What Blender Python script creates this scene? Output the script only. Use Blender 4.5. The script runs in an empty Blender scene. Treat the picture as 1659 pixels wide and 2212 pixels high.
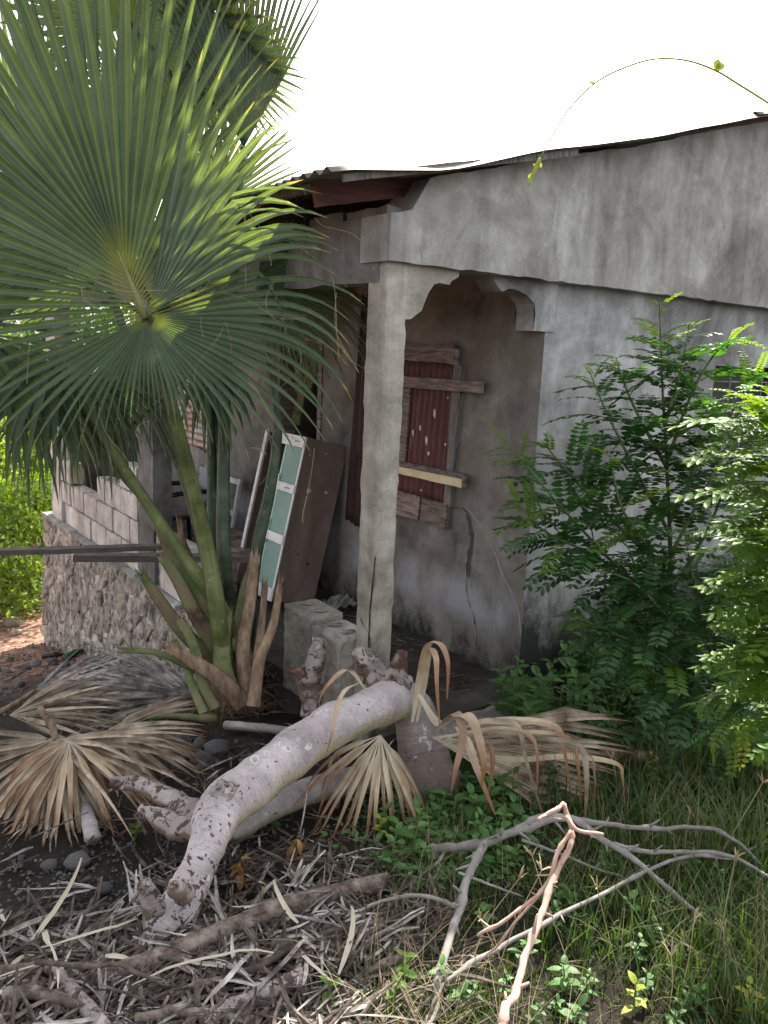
import bpy, bmesh, math, random
import numpy as np
from mathutils import Vector, Matrix, noise
from math import sin, cos, pi, radians as rad, sqrt, atan2

# ------------------------------------------------------------------ camera, sky, sun, exposure
SC = bpy.context.scene
COL = SC.collection
PITCH, ROLL, YAW, FPX, HC = rad(11.3), rad(2.4), rad(36.8), 1740.0, 1.75
_cp, _sp, _cr, _sr = cos(PITCH), sin(PITCH), cos(ROLL), sin(ROLL)
_M = Matrix(((cos(YAW), sin(YAW), 0), (-sin(YAW), cos(YAW), 0), (0, 0, 1)))
FW = _M @ Vector((0, _cp, -_sp))
_up0 = _M @ Vector((0, _sp, _cp)); _rt0 = _M @ Vector((1, 0, 0))
RT = _cr * _rt0 + _sr * _up0
UP = -_sr * _rt0 + _cr * _up0
CAMP = Vector((0, 0, HC))
cd = bpy.data.cameras.new('camera'); cam = bpy.data.objects.new('camera', cd); COL.objects.link(cam)
cam.matrix_world = Matrix(((RT.x, UP.x, -FW.x, 0), (RT.y, UP.y, -FW.y, 0), (RT.z, UP.z, -FW.z, HC), (0, 0, 0, 1)))
cd.sensor_fit = 'VERTICAL'; cd.sensor_height = 36.0; cd.lens = FPX / 2212 * 36.0
cd.clip_start = 0.05; cd.clip_end = 2000
SC.camera = cam

SUN_EL, SUN_AZ = rad(50), rad(58)          # azimuth measured from +Y towards +X
world = bpy.data.worlds.new('World'); SC.world = world; world.use_nodes = True
nt = world.node_tree; bg = nt.nodes['Background']
sky = nt.nodes.new('ShaderNodeTexSky'); sky.sky_type = 'NISHITA'; sky.sun_disc = False
sky.sun_elevation = SUN_EL; sky.sun_rotation = SUN_AZ; sky.dust_density = 3.0; sky.air_density = 1.0; sky.ozone_density = 1.0
hz = nt.nodes.new('ShaderNodeHueSaturation'); hz.inputs['Saturation'].default_value = 0.2   # milky, hazy sky
nt.links.new(sky.outputs[0], hz.inputs['Color']); nt.links.new(hz.outputs[0], bg.inputs[0]); bg.inputs[1].default_value = 0.15
sl = bpy.data.lights.new('sun', 'SUN'); sl.energy = 5.0; sl.angle = rad(0.5); sl.color = (1.0, 0.93, 0.82)
so = bpy.data.objects.new('sun', sl); COL.objects.link(so)
sdir = Vector((sin(SUN_AZ) * cos(SUN_EL), cos(SUN_AZ) * cos(SUN_EL), sin(SUN_EL)))
so.rotation_euler = sdir.to_track_quat('Z', 'Y').to_euler(); so.location = (0, 0, 20)
SC.view_settings.view_transform = 'Standard'; SC.view_settings.look = 'None'
SC.view_settings.gamma = 1.0; SC.view_settings.use_curve_mapping = False
SC.view_settings.exposure = 1.75

# ------------------------------------------------------------------ survey helpers: photo point + known surface -> place
def ray(x, y): return FW + RT * ((x - 829.5) / FPX) - UP * ((y - 1106) / FPX)
def atd(x, y, d): return CAMP + ray(x, y) * d
def onx(x, y, X): r = ray(x, y); return CAMP + r * (X / r.x)
def ony(x, y, Y): r = ray(x, y); return CAMP + r * (Y / r.y)
def onz(x, y, Z): r = ray(x, y); return CAMP + r * ((Z - HC) / r.z)
def sstep(a, b, t): t = min(1, max(0, (t - a) / (b - a))); return t * t * (3 - 2 * t)
def G0(x, y):
    g = 0.05 - 0.09 * sstep(1.5, 2.7, y)
    u = y - 2.9; g -= 0.245 * (0.5 * (u + sqrt(u * u + 0.15)))
    if y > 9: g += 0.2 * (y - 9)
    if y > 40: g += 0.045 * (y - 40)
    return g
def Gz(x, y):
    return G0(x, y) + 0.022 * noise.noise(Vector((x * 2.1, y * 2.1, 3))) + 0.01 * noise.noise(Vector((x * 7, y * 7, 9)))
def ong(x, y, h=0.0):
    p = onz(x, y, 0.0)
    for _ in range(12): p = onz(x, y, G0(p.x, p.y) + h) if ray(x, y).z < 0 else p
    return p
def dep(p): return (p - CAMP).dot(FW)

# ------------------------------------------------------------------ object helpers
def wloc(o):
    v = Vector((0, 0, 0))
    while o: v += o.location; o = o.parent
    return v
def link(name, data, parent=None):
    o = bpy.data.objects.new(name, data); COL.objects.link(o)
    if parent: o.parent = parent
    return o
def tag(o, label=None, cat=None, group=None, kind=None):
    if label: o['label'] = label
    if cat: o['category'] = cat
    if group: o['group'] = group
    if kind: o['kind'] = kind
    return o
def thing(name, loc, label, cat, group=None):
    o = link(name, None); o.location = loc; o.empty_display_size = 0.1
    return tag(o, label, cat, group)
def mk(name, V, F, mat, parent=None, smooth=False, origin=None):
    """world-space verts -> mesh object (child of parent, or top level with its own origin)"""
    if parent is not None: off = wloc(parent)
    else: off = Vector(origin) if origin is not None else Vector((0, 0, 0))
    me = bpy.data.meshes.new(name)
    A = np.array([tuple(v) for v in V], dtype=float) - np.array(off)
    me.from_pydata(A.tolist(), [], F)
    me.materials.append(mat)
    if smooth: me.polygons.foreach_set('use_smooth', [True] * len(me.polygons))
    me.update()
    o = link(name, me, parent)
    if parent is None: o.location = off
    return o
class MB:
    def __init__(s): s.V = []; s.F = []; s.A = []
    def add(s, V, F): n = len(s.V); s.V += [Vector(v) for v in V]; s.F += [tuple(i + n for i in f) for f in F]
    def box(s, c, ax, ay, az, hx, hy, hz):
        c = Vector(c); V = []
        for k in (-1, 1):
            for j in (-1, 1):
                for i in (-1, 1): V.append(c + ax * hx * i + ay * hy * j + az * hz * k)
        s.add(V, [(0, 2, 3, 1), (4, 5, 7, 6), (0, 1, 5, 4), (2, 6, 7, 3), (0, 4, 6, 2), (1, 3, 7, 5)])
    def abox(s, x0, x1, y0, y1, z0, z1):
        s.box(((x0 + x1) / 2, (y0 + y1) / 2, (z0 + z1) / 2), Vector((1, 0, 0)), Vector((0, 1, 0)), Vector((0, 0, 1)), (x1 - x0) / 2, (y1 - y0) / 2, (z1 - z0) / 2)
    def rbox(s, c, ax, ay, az, hx, hy, hz, cell=0.05, amp=0.006, freq=9, seed=0, round_=0.0):
        """box with subdivided, displaced skin (worn masonry, wood)"""
        c = Vector(c); bm = bmesh.new(); vm = {}
        H = (hx, hy, hz); N = [max(1, min(60, int(round(2 * h / cell)))) for h in H]
        def vert(i, j, k):
            key = (i, j, k)
            if key not in vm:
                q = [(-1 + 2 * t / n) for t, n in zip(key, N)]
                l = Vector((q[0] * hx, q[1] * hy, q[2] * hz))
                if round_:
                    ed = sum(1 for t in q if abs(t) > 0.999)
                    if ed >= 2:
                        for a in range(3):
                            if abs(q[a]) > 0.999: l[a] -= math.copysign(round_ * (0.5 + 0.8 * abs(noise.noise(l * 13 + Vector((seed, 0, 0))))), q[a])
                p = c + ax * l.x + ay * l.y + az * l.z
                w = noise.noise_vector(p * freq + Vector((seed * 7.1, 0, 0))) * amp + noise.noise_vector(p * freq * 3.3) * amp * 0.4
                vm[key] = bm.verts.new(p + w)
            return vm[key]
        for a in range(3):
            b, d = [t for t in range(3) if t != a]
            for side in (0, N[a]):
                for i in range(N[b]):
                    for j in range(N[d]):
                        idx = []
                        for (u, v) in ((0, 0), (1, 0), (1, 1), (0, 1)):
                            kk = [0, 0, 0]; kk[a] = side; kk[b] = i + u; kk[d] = j + v; idx.append(vert(*kk))
                        if (side == 0) == (a != 1): idx.reverse()
                        try: bm.faces.new(idx)
                        except ValueError: pass
        bm.verts.index_update()
        s.add([v.co.copy() for v in bm.verts], [tuple(v.index for v in f.verts) for f in bm.faces]); bm.free()
    def tube(s, P, R, n=8, rough=0.0, freq=8, cap=True, seed=0):
        P = [Vector(p) for p in P]; m = len(P)
        T = [(P[min(i + 1, m - 1)] - P[max(i - 1, 0)]).normalized() for i in range(m)]
        a = T[0].orthogonal().normalized(); V = []; al = 0.0
        while len(s.A) < len(s.V): s.A.append((0, 0, 0))
        for i in range(m):
            if i: al += (P[i] - P[i - 1]).length
            a = (a - T[i] * a.dot(T[i])).normalized(); b = T[i].cross(a)
            for k in range(n):
                t = 2 * pi * k / n; d = a * cos(t) + b * sin(t); r = R[i]
                if rough: r *= 1 + rough * noise.noise((P[i] + d * r) * freq + Vector((seed, 0, 0))) + rough * 0.5 * noise.noise((P[i] + d * r) * freq * 3.1)
                V.append(P[i] + d * r); s.A.append((al, cos(t) * r, sin(t) * r))
        F = [(i * n + k, i * n + (k + 1) % n, (i + 1) * n + (k + 1) % n, (i + 1) * n + k) for i in range(m - 1) for k in range(n)]
        if cap: F += [tuple(range(n - 1, -1, -1)), tuple((m - 1) * n + k for k in range(n))]
        s.add(V, F)
    def strip(s, P, W, side, fold=0.0, nrm=None):
        """ribbon with a centre crease; side = list/one vector"""
        V = []; m = len(P)
        for i in range(m):
            sd = side[i] if isinstance(side, list) else side
            T = (P[min(i + 1, m - 1)] - P[max(i - 1, 0)])
            N = sd.cross(T).normalized() if nrm is None else nrm
            V += [P[i] - sd * W[i] / 2 + N * fold * W[i], P[i], P[i] + sd * W[i] / 2 + N * fold * W[i]]
        F = []
        for i in range(m - 1):
            F += [(3 * i, 3 * i + 1, 3 * i + 4, 3 * i + 3), (3 * i + 1, 3 * i + 2, 3 * i + 5, 3 * i + 4)]
        s.add(V, F)
    def build(s, name, mat, parent=None, smooth=False, origin=None):
        o = mk(name, s.V, s.F, mat, parent, smooth, origin)
        if s.A:
            while len(s.A) < len(s.V): s.A.append((0, 0, 0))
            at = o.data.attributes.new('tuv', 'FLOAT_VECTOR', 'POINT'); at.data.foreach_set('vector', np.array(s.A, dtype=np.float32).ravel())
        return o
def spline(P, k=6):
    P = [Vector(p) for p in P]; out = []
    Q = [P[0] * 2 - P[1]] + P + [P[-1] * 2 - P[-2]]
    for i in range(1, len(Q) - 2):
        for j in range(k):
            t = j / k
            out.append(0.5 * ((2 * Q[i]) + (Q[i + 1] - Q[i - 1]) * t + (2 * Q[i - 1] - 5 * Q[i] + 4 * Q[i + 1] - Q[i + 2]) * t * t + (3 * Q[i] - Q[i - 1] - 3 * Q[i + 1] + Q[i + 2]) * t ** 3))
    out.append(P[-1]); return out
def lerpl(L, k=6):
    out = []
    for i in range(len(L) - 1):
        for j in range(k): out.append(L[i] + (L[i + 1] - L[i]) * j / k)
    out.append(L[-1]); return out
def interp(x, X, Y): return float(np.interp(x, X, Y))
_seen = {}
def near(x, y, table):
    return min(table, key=lambda r: (r[0] - x) ** 2 + (r[1] - y) ** 2)[2]
XA, YA, ZA = Vector((1, 0, 0)), Vector((0, 1, 0)), Vector((0, 0, 1))

# ------------------------------------------------------------------ materials
def nodes(name):
    m = bpy.data.materials.new(name); m.use_nodes = True; t = m.node_tree
    return m, t, t.nodes['Principled BSDF']
def N(t, typ, **kw):
    n = t.nodes.new(typ)
    for k, v in kw.items(): setattr(n, k, v)
    return n
def tex(t, scale, detail=6, rough=0.6, vec=None, typ='ShaderNodeTexNoise', stretch=None, coord='Position', dist=0.0):
    n = N(t, typ); n.inputs['Scale'].default_value = scale
    if 'Detail' in n.inputs: n.inputs['Detail'].default_value = detail
    if 'Roughness' in n.inputs: n.inputs['Roughness'].default_value = rough
    if 'Distortion' in n.inputs: n.inputs['Distortion'].default_value = dist
    if coord == 'Position': src = N(t, 'ShaderNodeNewGeometry').outputs['Position']
    else: src = N(t, 'ShaderNodeTexCoord').outputs[coord]
    if stretch:
        mp = N(t, 'ShaderNodeMapping'); mp.inputs['Scale'].default_value = stretch
        t.links.new(src, mp.inputs[0]); src = mp.outputs[0]
    t.links.new(src, n.inputs['Vector']); return n
def ramp(t, src, stops):
    r = N(t, 'ShaderNodeValToRGB'); e = r.color_ramp.elements
    while len(e) > 2: e.remove(e[-1])
    for i, (p, c) in enumerate(stops):
        el = e[i] if i < 2 else e.new(p)
        el.position = p; el.color = (*c, 1) if len(c) == 3 else c
    t.links.new(src, r.inputs[0]); return r.outputs[0]
def mix(t, fac, a, b, mode='MIX'):
    m = N(t, 'ShaderNodeMix', data_type='RGBA', blend_type=mode)
    for i, v in ((0, fac), (6, a), (7, b)):
        if isinstance(v, (int, float)): m.inputs[i].default_value = v
        elif isinstance(v, tuple): m.inputs[i].default_value = (*v, 1)
        else: t.links.new(v, m.inputs[i])
    return m.outputs[2]
def mth(t, op, a, b=None, clamp=False):
    m = N(t, 'ShaderNodeMath', operation=op, use_clamp=clamp)
    for i, v in ((0, a), (1, b)):
        if v is None: continue
        if isinstance(v, (int, float)): m.inputs[i].default_value = v
        else: t.links.new(v, m.inputs[i])
    return m.outputs[0]
def bump(t, b, src, strength=0.5, dist=0.01):
    n = N(t, 'ShaderNodeBump'); n.inputs['Strength'].default_value = strength; n.inputs['Distance'].default_value = dist
    t.links.new(src, n.inputs['Height']); t.links.new(n.outputs[0], b.inputs['Normal']); return n
def simple(name, stops, scale=8, detail=6, rough=0.8, bmp=0.4, bdist=0.01, stretch=None, coord='Position', rnd=0.0, metal=0.0, spec=0.3, dist=0.0):
    m, t, b = nodes(name)
    n = tex(t, scale, detail, 0.65, stretch=stretch, coord=coord, dist=dist)
    c = ramp(t, n.outputs[0], stops)
    if rnd:
        oi = N(t, 'ShaderNodeObjectInfo')
        v = mth(t, 'ADD', mth(t, 'MULTIPLY', oi.outputs['Random'], rnd * 2), 1 - rnd)
        hs = N(t, 'ShaderNodeHueSaturation'); t.links.new(v, hs.inputs['Value']); t.links.new(c, hs.inputs['Color']); c = hs.outputs[0]
    t.links.new(c, b.inputs['Base Color']); b.inputs['Roughness'].default_value = rough; b.inputs['Metallic'].default_value = metal
    b.inputs['Specular IOR Level'].default_value = spec
    if bmp:
        n2 = tex(t, scale * 4, 8, 0.7, stretch=stretch, coord=coord)
        bump(t, b, n2.outputs[0], bmp, bdist)
    return m
def leafmat(name, c1, c2, scale=6, trans=0.45, rough=0.45, tcol=None, stretch=None, rnd=0.25, spec=0.4, dry=None, coord='Position', tip=None, hub=None, ridge=0.0):
    m, t, b = nodes(name)
    n = tex(t, scale, 4, 0.6, stretch=stretch, coord=coord)
    c = ramp(t, n.outputs[0], [(0.3, c1), (0.7, c2)])
    oi = N(t, 'ShaderNodeObjectInfo')
    v = mth(t, 'ADD', mth(t, 'MULTIPLY', oi.outputs['Random'], rnd * 2), 1 - rnd)
    hs = N(t, 'ShaderNodeHueSaturation'); t.links.new(v, hs.inputs['Value']); t.links.new(c, hs.inputs['Color']); c = hs.outputs[0]
    if tip or hub:
        at = N(t, 'ShaderNodeAttribute', attribute_name='tuv'); sp = N(t, 'ShaderNodeSeparateXYZ'); t.links.new(at.outputs['Vector'], sp.inputs[0])
        wn = tex(t, 18, 5, 0.6, coord=coord); sv = mth(t, 'ADD', sp.outputs['X'], mth(t, 'MULTIPLY', mth(t, 'SUBTRACT', wn.outputs[0], 0.5), 0.35))
        if tip: c = mix(t, ramp(t, sv, [(tip[1], (0, 0, 0)), (min(1, tip[1] + tip[2]), (1, 1, 1))]), c, tip[0])
        if hub: c = mix(t, ramp(t, sp.outputs['X'], [(0.02, (.85, .85, .85)), (hub[1], (0, 0, 0))]), c, hub[0])
        if ridge: c = mix(t, ramp(t, sp.outputs['Y'], [(0.0, (ridge,) * 3), (0.35, (0, 0, 0))]), c, (0.21, 0.25, 0.19))
    if dry:
        n3 = tex(t, dry[1], 2, 0.5, coord=coord); c = mix(t, ramp(t, n3.outputs[0], [(dry[2], (0, 0, 0)), (dry[2] + 0.06, (1, 1, 1))]), c, dry[0])
    t.links.new(c, b.inputs['Base Color']); b.inputs['Roughness'].default_value = rough; b.inputs['Specular IOR Level'].default_value = spec
    tr = N(t, 'ShaderNodeBsdfTranslucent')
    tc = mix(t, 1.0, c, tcol or (1.9, 2.0, 0.5), 'MULTIPLY'); t.links.new(tc, tr.inputs[0])
    ms = N(t, 'ShaderNodeMixShader'); ms.inputs[0].default_value = trans
    t.links.new(b.outputs[0], ms.inputs[1]); t.links.new(tr.outputs[0], ms.inputs[2])
    t.links.new(ms.outputs[0], t.nodes['Material Output'].inputs[0])
    return m

def concrete(name, lo, mid, hi, zdark=0.35, streak=0.5, warm=None, pale=None, fine=1.0):
    """weathered render: clouds, run-down streaks, mould that climbs from the ground"""
    m, t, b = nodes(name)
    big = tex(t, 1.6, 7, 0.62, dist=0.6); med = tex(t, 7, 8, 0.7); fin = tex(t, 60, 6, 0.7)
    c = ramp(t, big.outputs[0], [(0.34, lo), (0.5, mid), (0.64, hi)])
    big2 = tex(t, 3.1, 9, 0.72, dist=1.0); c = mix(t, 0.55, c, ramp(t, big2.outputs[0], [(0.36, (0.6, 0.59, 0.57)), (0.5, (1, 1, 1)), (0.62, (1.25, 1.26, 1.28))]), 'MULTIPLY')
    st = tex(t, 1.0, 7, 0.6, stretch=(5, 5, 0.8), dist=1.2)
    c = mix(t, streak, c, ramp(t, st.outputs[0], [(0.3, (0.45, 0.44, 0.42)), (0.55, (1, 1, 1)), (0.75, (1.3, 1.3, 1.32))]), 'MULTIPLY')
    c = mix(t, 0.6, c, ramp(t, med.outputs[0], [(0.3, (0.62, 0.62, 0.62)), (0.55, (1, 1, 1)), (0.8, (1.15, 1.15, 1.15))]), 'MULTIPLY')
    c = mix(t, 0.35, c, ramp(t, fin.outputs[0], [(0.3, (0.7, 0.7, 0.7)), (0.7, (1.2, 1.2, 1.2))]), 'MULTIPLY')
    if warm:
        wn = tex(t, 2.3, 5, 0.6); c = mix(t, ramp(t, wn.outputs[0], [(0.45, (0, 0, 0)), (0.62, (0.7, 0.7, 0.7))]), c, warm)
    geo = N(t, 'ShaderNodeNewGeometry'); sx = N(t, 'ShaderNodeSeparateXYZ'); t.links.new(geo.outputs['Position'], sx.inputs[0])
    z = sx.outputs['Z']
    if pale:
        pn = tex(t, 3.2, 5, 0.6, stretch=(1, 1, 0.5))
        band = ramp(t, z, [(0.2, (0, 0, 0)), (0.3, (1, 1, 1)), (0.42, (1, 1, 1)), (0.55, (0, 0, 0))])
        c = mix(t, mix(t, 1.0, band, ramp(t, pn.outputs[0], [(0.42, (0, 0, 0)), (0.6, (0.85, 0.85, 0.85))]), 'MULTIPLY'), c, pale)
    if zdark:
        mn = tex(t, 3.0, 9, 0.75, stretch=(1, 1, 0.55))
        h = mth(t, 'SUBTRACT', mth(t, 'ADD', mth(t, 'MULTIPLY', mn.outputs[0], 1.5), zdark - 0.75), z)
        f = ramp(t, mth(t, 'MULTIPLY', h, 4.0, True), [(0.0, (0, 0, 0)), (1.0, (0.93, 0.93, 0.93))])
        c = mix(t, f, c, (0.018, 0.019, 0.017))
    t.links.new(c, b.inputs['Base Color']); b.inputs['Roughness'].default_value = 0.9; b.inputs['Specular IOR Level'].default_value = 0.2
    hgt = mth(t, 'ADD', mth(t, 'MULTIPLY', med.outputs[0], 0.7), mth(t, 'MULTIPLY', fin.outputs[0], 0.4 * fine))
    bump(t, b, hgt, 0.55, 0.012)
    return m
M = {}
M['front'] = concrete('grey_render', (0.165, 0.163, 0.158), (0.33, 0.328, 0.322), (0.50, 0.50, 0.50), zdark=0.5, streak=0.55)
M['gable'] = concrete('gable_render', (0.225, 0.213, 0.198), (0.34, 0.328, 0.31), (0.45, 0.44, 0.422), zdark=0, streak=0.6)
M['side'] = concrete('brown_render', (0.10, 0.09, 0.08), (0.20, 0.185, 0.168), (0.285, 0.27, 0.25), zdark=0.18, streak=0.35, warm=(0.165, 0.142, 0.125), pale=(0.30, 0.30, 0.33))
M['pillar'] = concrete('pillar_concrete', (0.20, 0.178, 0.152), (0.36, 0.33, 0.285), (0.50, 0.465, 0.41), zdark=0.12, streak=0.55, fine=2.0)
M['beamdark'] = concrete('rough_beam', (0.09, 0.085, 0.08), (0.17, 0.16, 0.155), (0.25, 0.24, 0.235), zdark=0, streak=0.5, fine=2.0)
M['block'] = concrete('block_concrete', (0.32, 0.285, 0.26), (0.48, 0.435, 0.405), (0.60, 0.56, 0.53), zdark=0, streak=0.35, fine=2.5)
M['cinder'] = concrete('cinder_block', (0.16, 0.152, 0.14), (0.26, 0.248, 0.23), (0.36, 0.345, 0.32), zdark=0.0, streak=0.3, fine=3.0)
M['mortar'] = simple('dark_mortar', [(0.36, (0.05, 0.043, 0.038)), (0.48, (0.18, 0.16, 0.14)), (0.62, (0.34, 0.30, 0.26))], 14, bmp=0.8)
M['stone'] = simple('rubble_stone', [(0.3, (0.05, 0.043, 0.038)), (0.43, (0.17, 0.145, 0.13)), (0.53, (0.33, 0.285, 0.245)), (0.68, (0.50, 0.44, 0.375))], 9, detail=9, bmp=0.9, bdist=0.02, rnd=0.3, dist=0.8)
M['rust_v'] = simple('rusty_red_metal', [(0.28, (0.035, 0.022, 0.02)), (0.42, (0.085, 0.030, 0.028)), (0.58, (0.12, 0.042, 0.038)), (0.7, (0.15, 0.085, 0.065))], 9, detail=8, rough=0.6, bmp=0.2, bdist=0.003, rnd=0.1, stretch=(1, 1, 0.35))
M['rust_dark'] = simple('dark_rusty_metal', [(0.3, (0.015, 0.01, 0.01)), (0.6, (0.045, 0.018, 0.016)), (0.85, (0.075, 0.035, 0.025))], 9, detail=8, rough=0.7, bmp=0.3, bdist=0.004)
M['zinc'] = simple('rusty_zinc', [(0.3, (0.17, 0.06, 0.03)), (0.45, (0.36, 0.21, 0.15)), (0.55, (0.34, 0.34, 0.36)), (0.8, (0.45, 0.46, 0.48))], 5, detail=8, rough=0.5, metal=0.2, bmp=0.2, stretch=(1, 1, 2.5))
M['roofmetal'] = simple('weathered_roof_sheet', [(0.3, (0.10, 0.07, 0.055)), (0.55, (0.22, 0.20, 0.17)), (0.8, (0.32, 0.31, 0.27))], 3, detail=8, rough=0.6, metal=0.2, bmp=0.2)
M['redwood'] = simple('red_painted_timber', [(0.3, (0.045, 0.025, 0.02)), (0.6, (0.14, 0.05, 0.04)), (0.8, (0.17, 0.075, 0.06))], 5, stretch=(0.4, 3, 6), rough=0.7, bmp=0.5, bdist=0.004)
M['plankred'] = simple('faded_red_plank', [(0.3, (0.05, 0.038, 0.034)), (0.45, (0.16, 0.12, 0.105)), (0.62, (0.29, 0.225, 0.20))], 6, detail=10, stretch=(1, 1.5, 12), rough=0.85, bmp=0.8, bdist=0.006, rnd=0.2)
M['plankgrey'] = simple('grey_weathered_plank', [(0.28, (0.03, 0.028, 0.026)), (0.45, (0.15, 0.135, 0.125)), (0.7, (0.28, 0.25, 0.24))], 5, detail=10, stretch=(12, 12, 1.2), rough=0.9, bmp=0.9, bdist=0.006, rnd=0.15)
M['plankh'] = simple('grey_long_plank', [(0.3, (0.05, 0.045, 0.043)), (0.5, (0.15, 0.13, 0.12)), (0.75, (0.27, 0.24, 0.22))], 5, detail=10, stretch=(1, 3, 14), rough=0.85, bmp=0.8, bdist=0.006)
M['plankx'] = simple('brown_barge_plank', [(0.3, (0.045, 0.038, 0.034)), (0.5, (0.10, 0.083, 0.075)), (0.8, (0.17, 0.145, 0.13))], 6, detail=9, stretch=(2, 2, 20), rough=0.85, bmp=0.7, bdist=0.004)
M['cream'] = simple('cream_paint', [(0.3, (0.50, 0.40, 0.23)), (0.6, (0.68, 0.57, 0.36))], 9, rough=0.7, bmp=0.3, bdist=0.002)
M['flake'] = simple('bare_paint_flake', [(0.3, (0.42, 0.30, 0.22)), (0.6, (0.62, 0.53, 0.45))], 20, rough=0.7, bmp=0.0)
M['white'] = simple('white_paint', [(0.25, (0.48, 0.44, 0.42)), (0.5, (0.72, 0.70, 0.71)), (0.7, (0.80, 0.79, 0.81))], 7, detail=8, rough=0.5, bmp=0.15, bdist=0.002)
M['cabside'] = simple('worn_brown_veneer', [(0.25, (0.09, 0.062, 0.052)), (0.5, (0.18, 0.128, 0.105)), (0.72, (0.27, 0.205, 0.175))], 5.0, detail=9, stretch=(1, 1, 0.35), rough=0.65, bmp=0.3, bdist=0.004, dist=0.7)
M['glassgreen'] = simple('green_obscured_glass', [(0.3, (0.20, 0.31, 0.27)), (0.7, (0.30, 0.42, 0.37))], 1.3, rough=0.18, bmp=0.0, spec=0.6)
M['palegreen'] = simple('pale_green_paint', [(0.3, (0.36, 0.5, 0.45)), (0.7, (0.48, 0.63, 0.57))], 8, rough=0.5, bmp=0.1)
M['darkin'] = simple('dark_interior', [(0.3, (0.012, 0.013, 0.014)), (0.7, (0.035, 0.036, 0.036))], 5, rough=0.5, bmp=0.0)
M['blackplastic'] = simple('black_plastic', [(0.3, (0.012, 0.014, 0.02)), (0.7, (0.03, 0.034, 0.045))], 6, rough=0.35, bmp=0.05, spec=0.5)
M['iron'] = simple('rusted_rebar', [(0.3, (0.02, 0.011, 0.008)), (0.7, (0.07, 0.03, 0.02))], 30, rough=0.9, bmp=0.8, bdist=0.002)
M['floor'] = simple('dirty_floor', [(0.3, (0.025, 0.021, 0.018)), (0.55, (0.06, 0.052, 0.045)), (0.8, (0.13, 0.12, 0.11))], 4, detail=10, rough=0.95, bmp=1.0, bdist=0.02)
M['cloth'] = simple('olive_cloth', [(0.4, (0.09, 0.09, 0.045)), (0.5, (0.20, 0.20, 0.10)), (0.62, (0.13, 0.13, 0.07))], 14, rough=0.95, bmp=0.4)
M['bark'] = None
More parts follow.
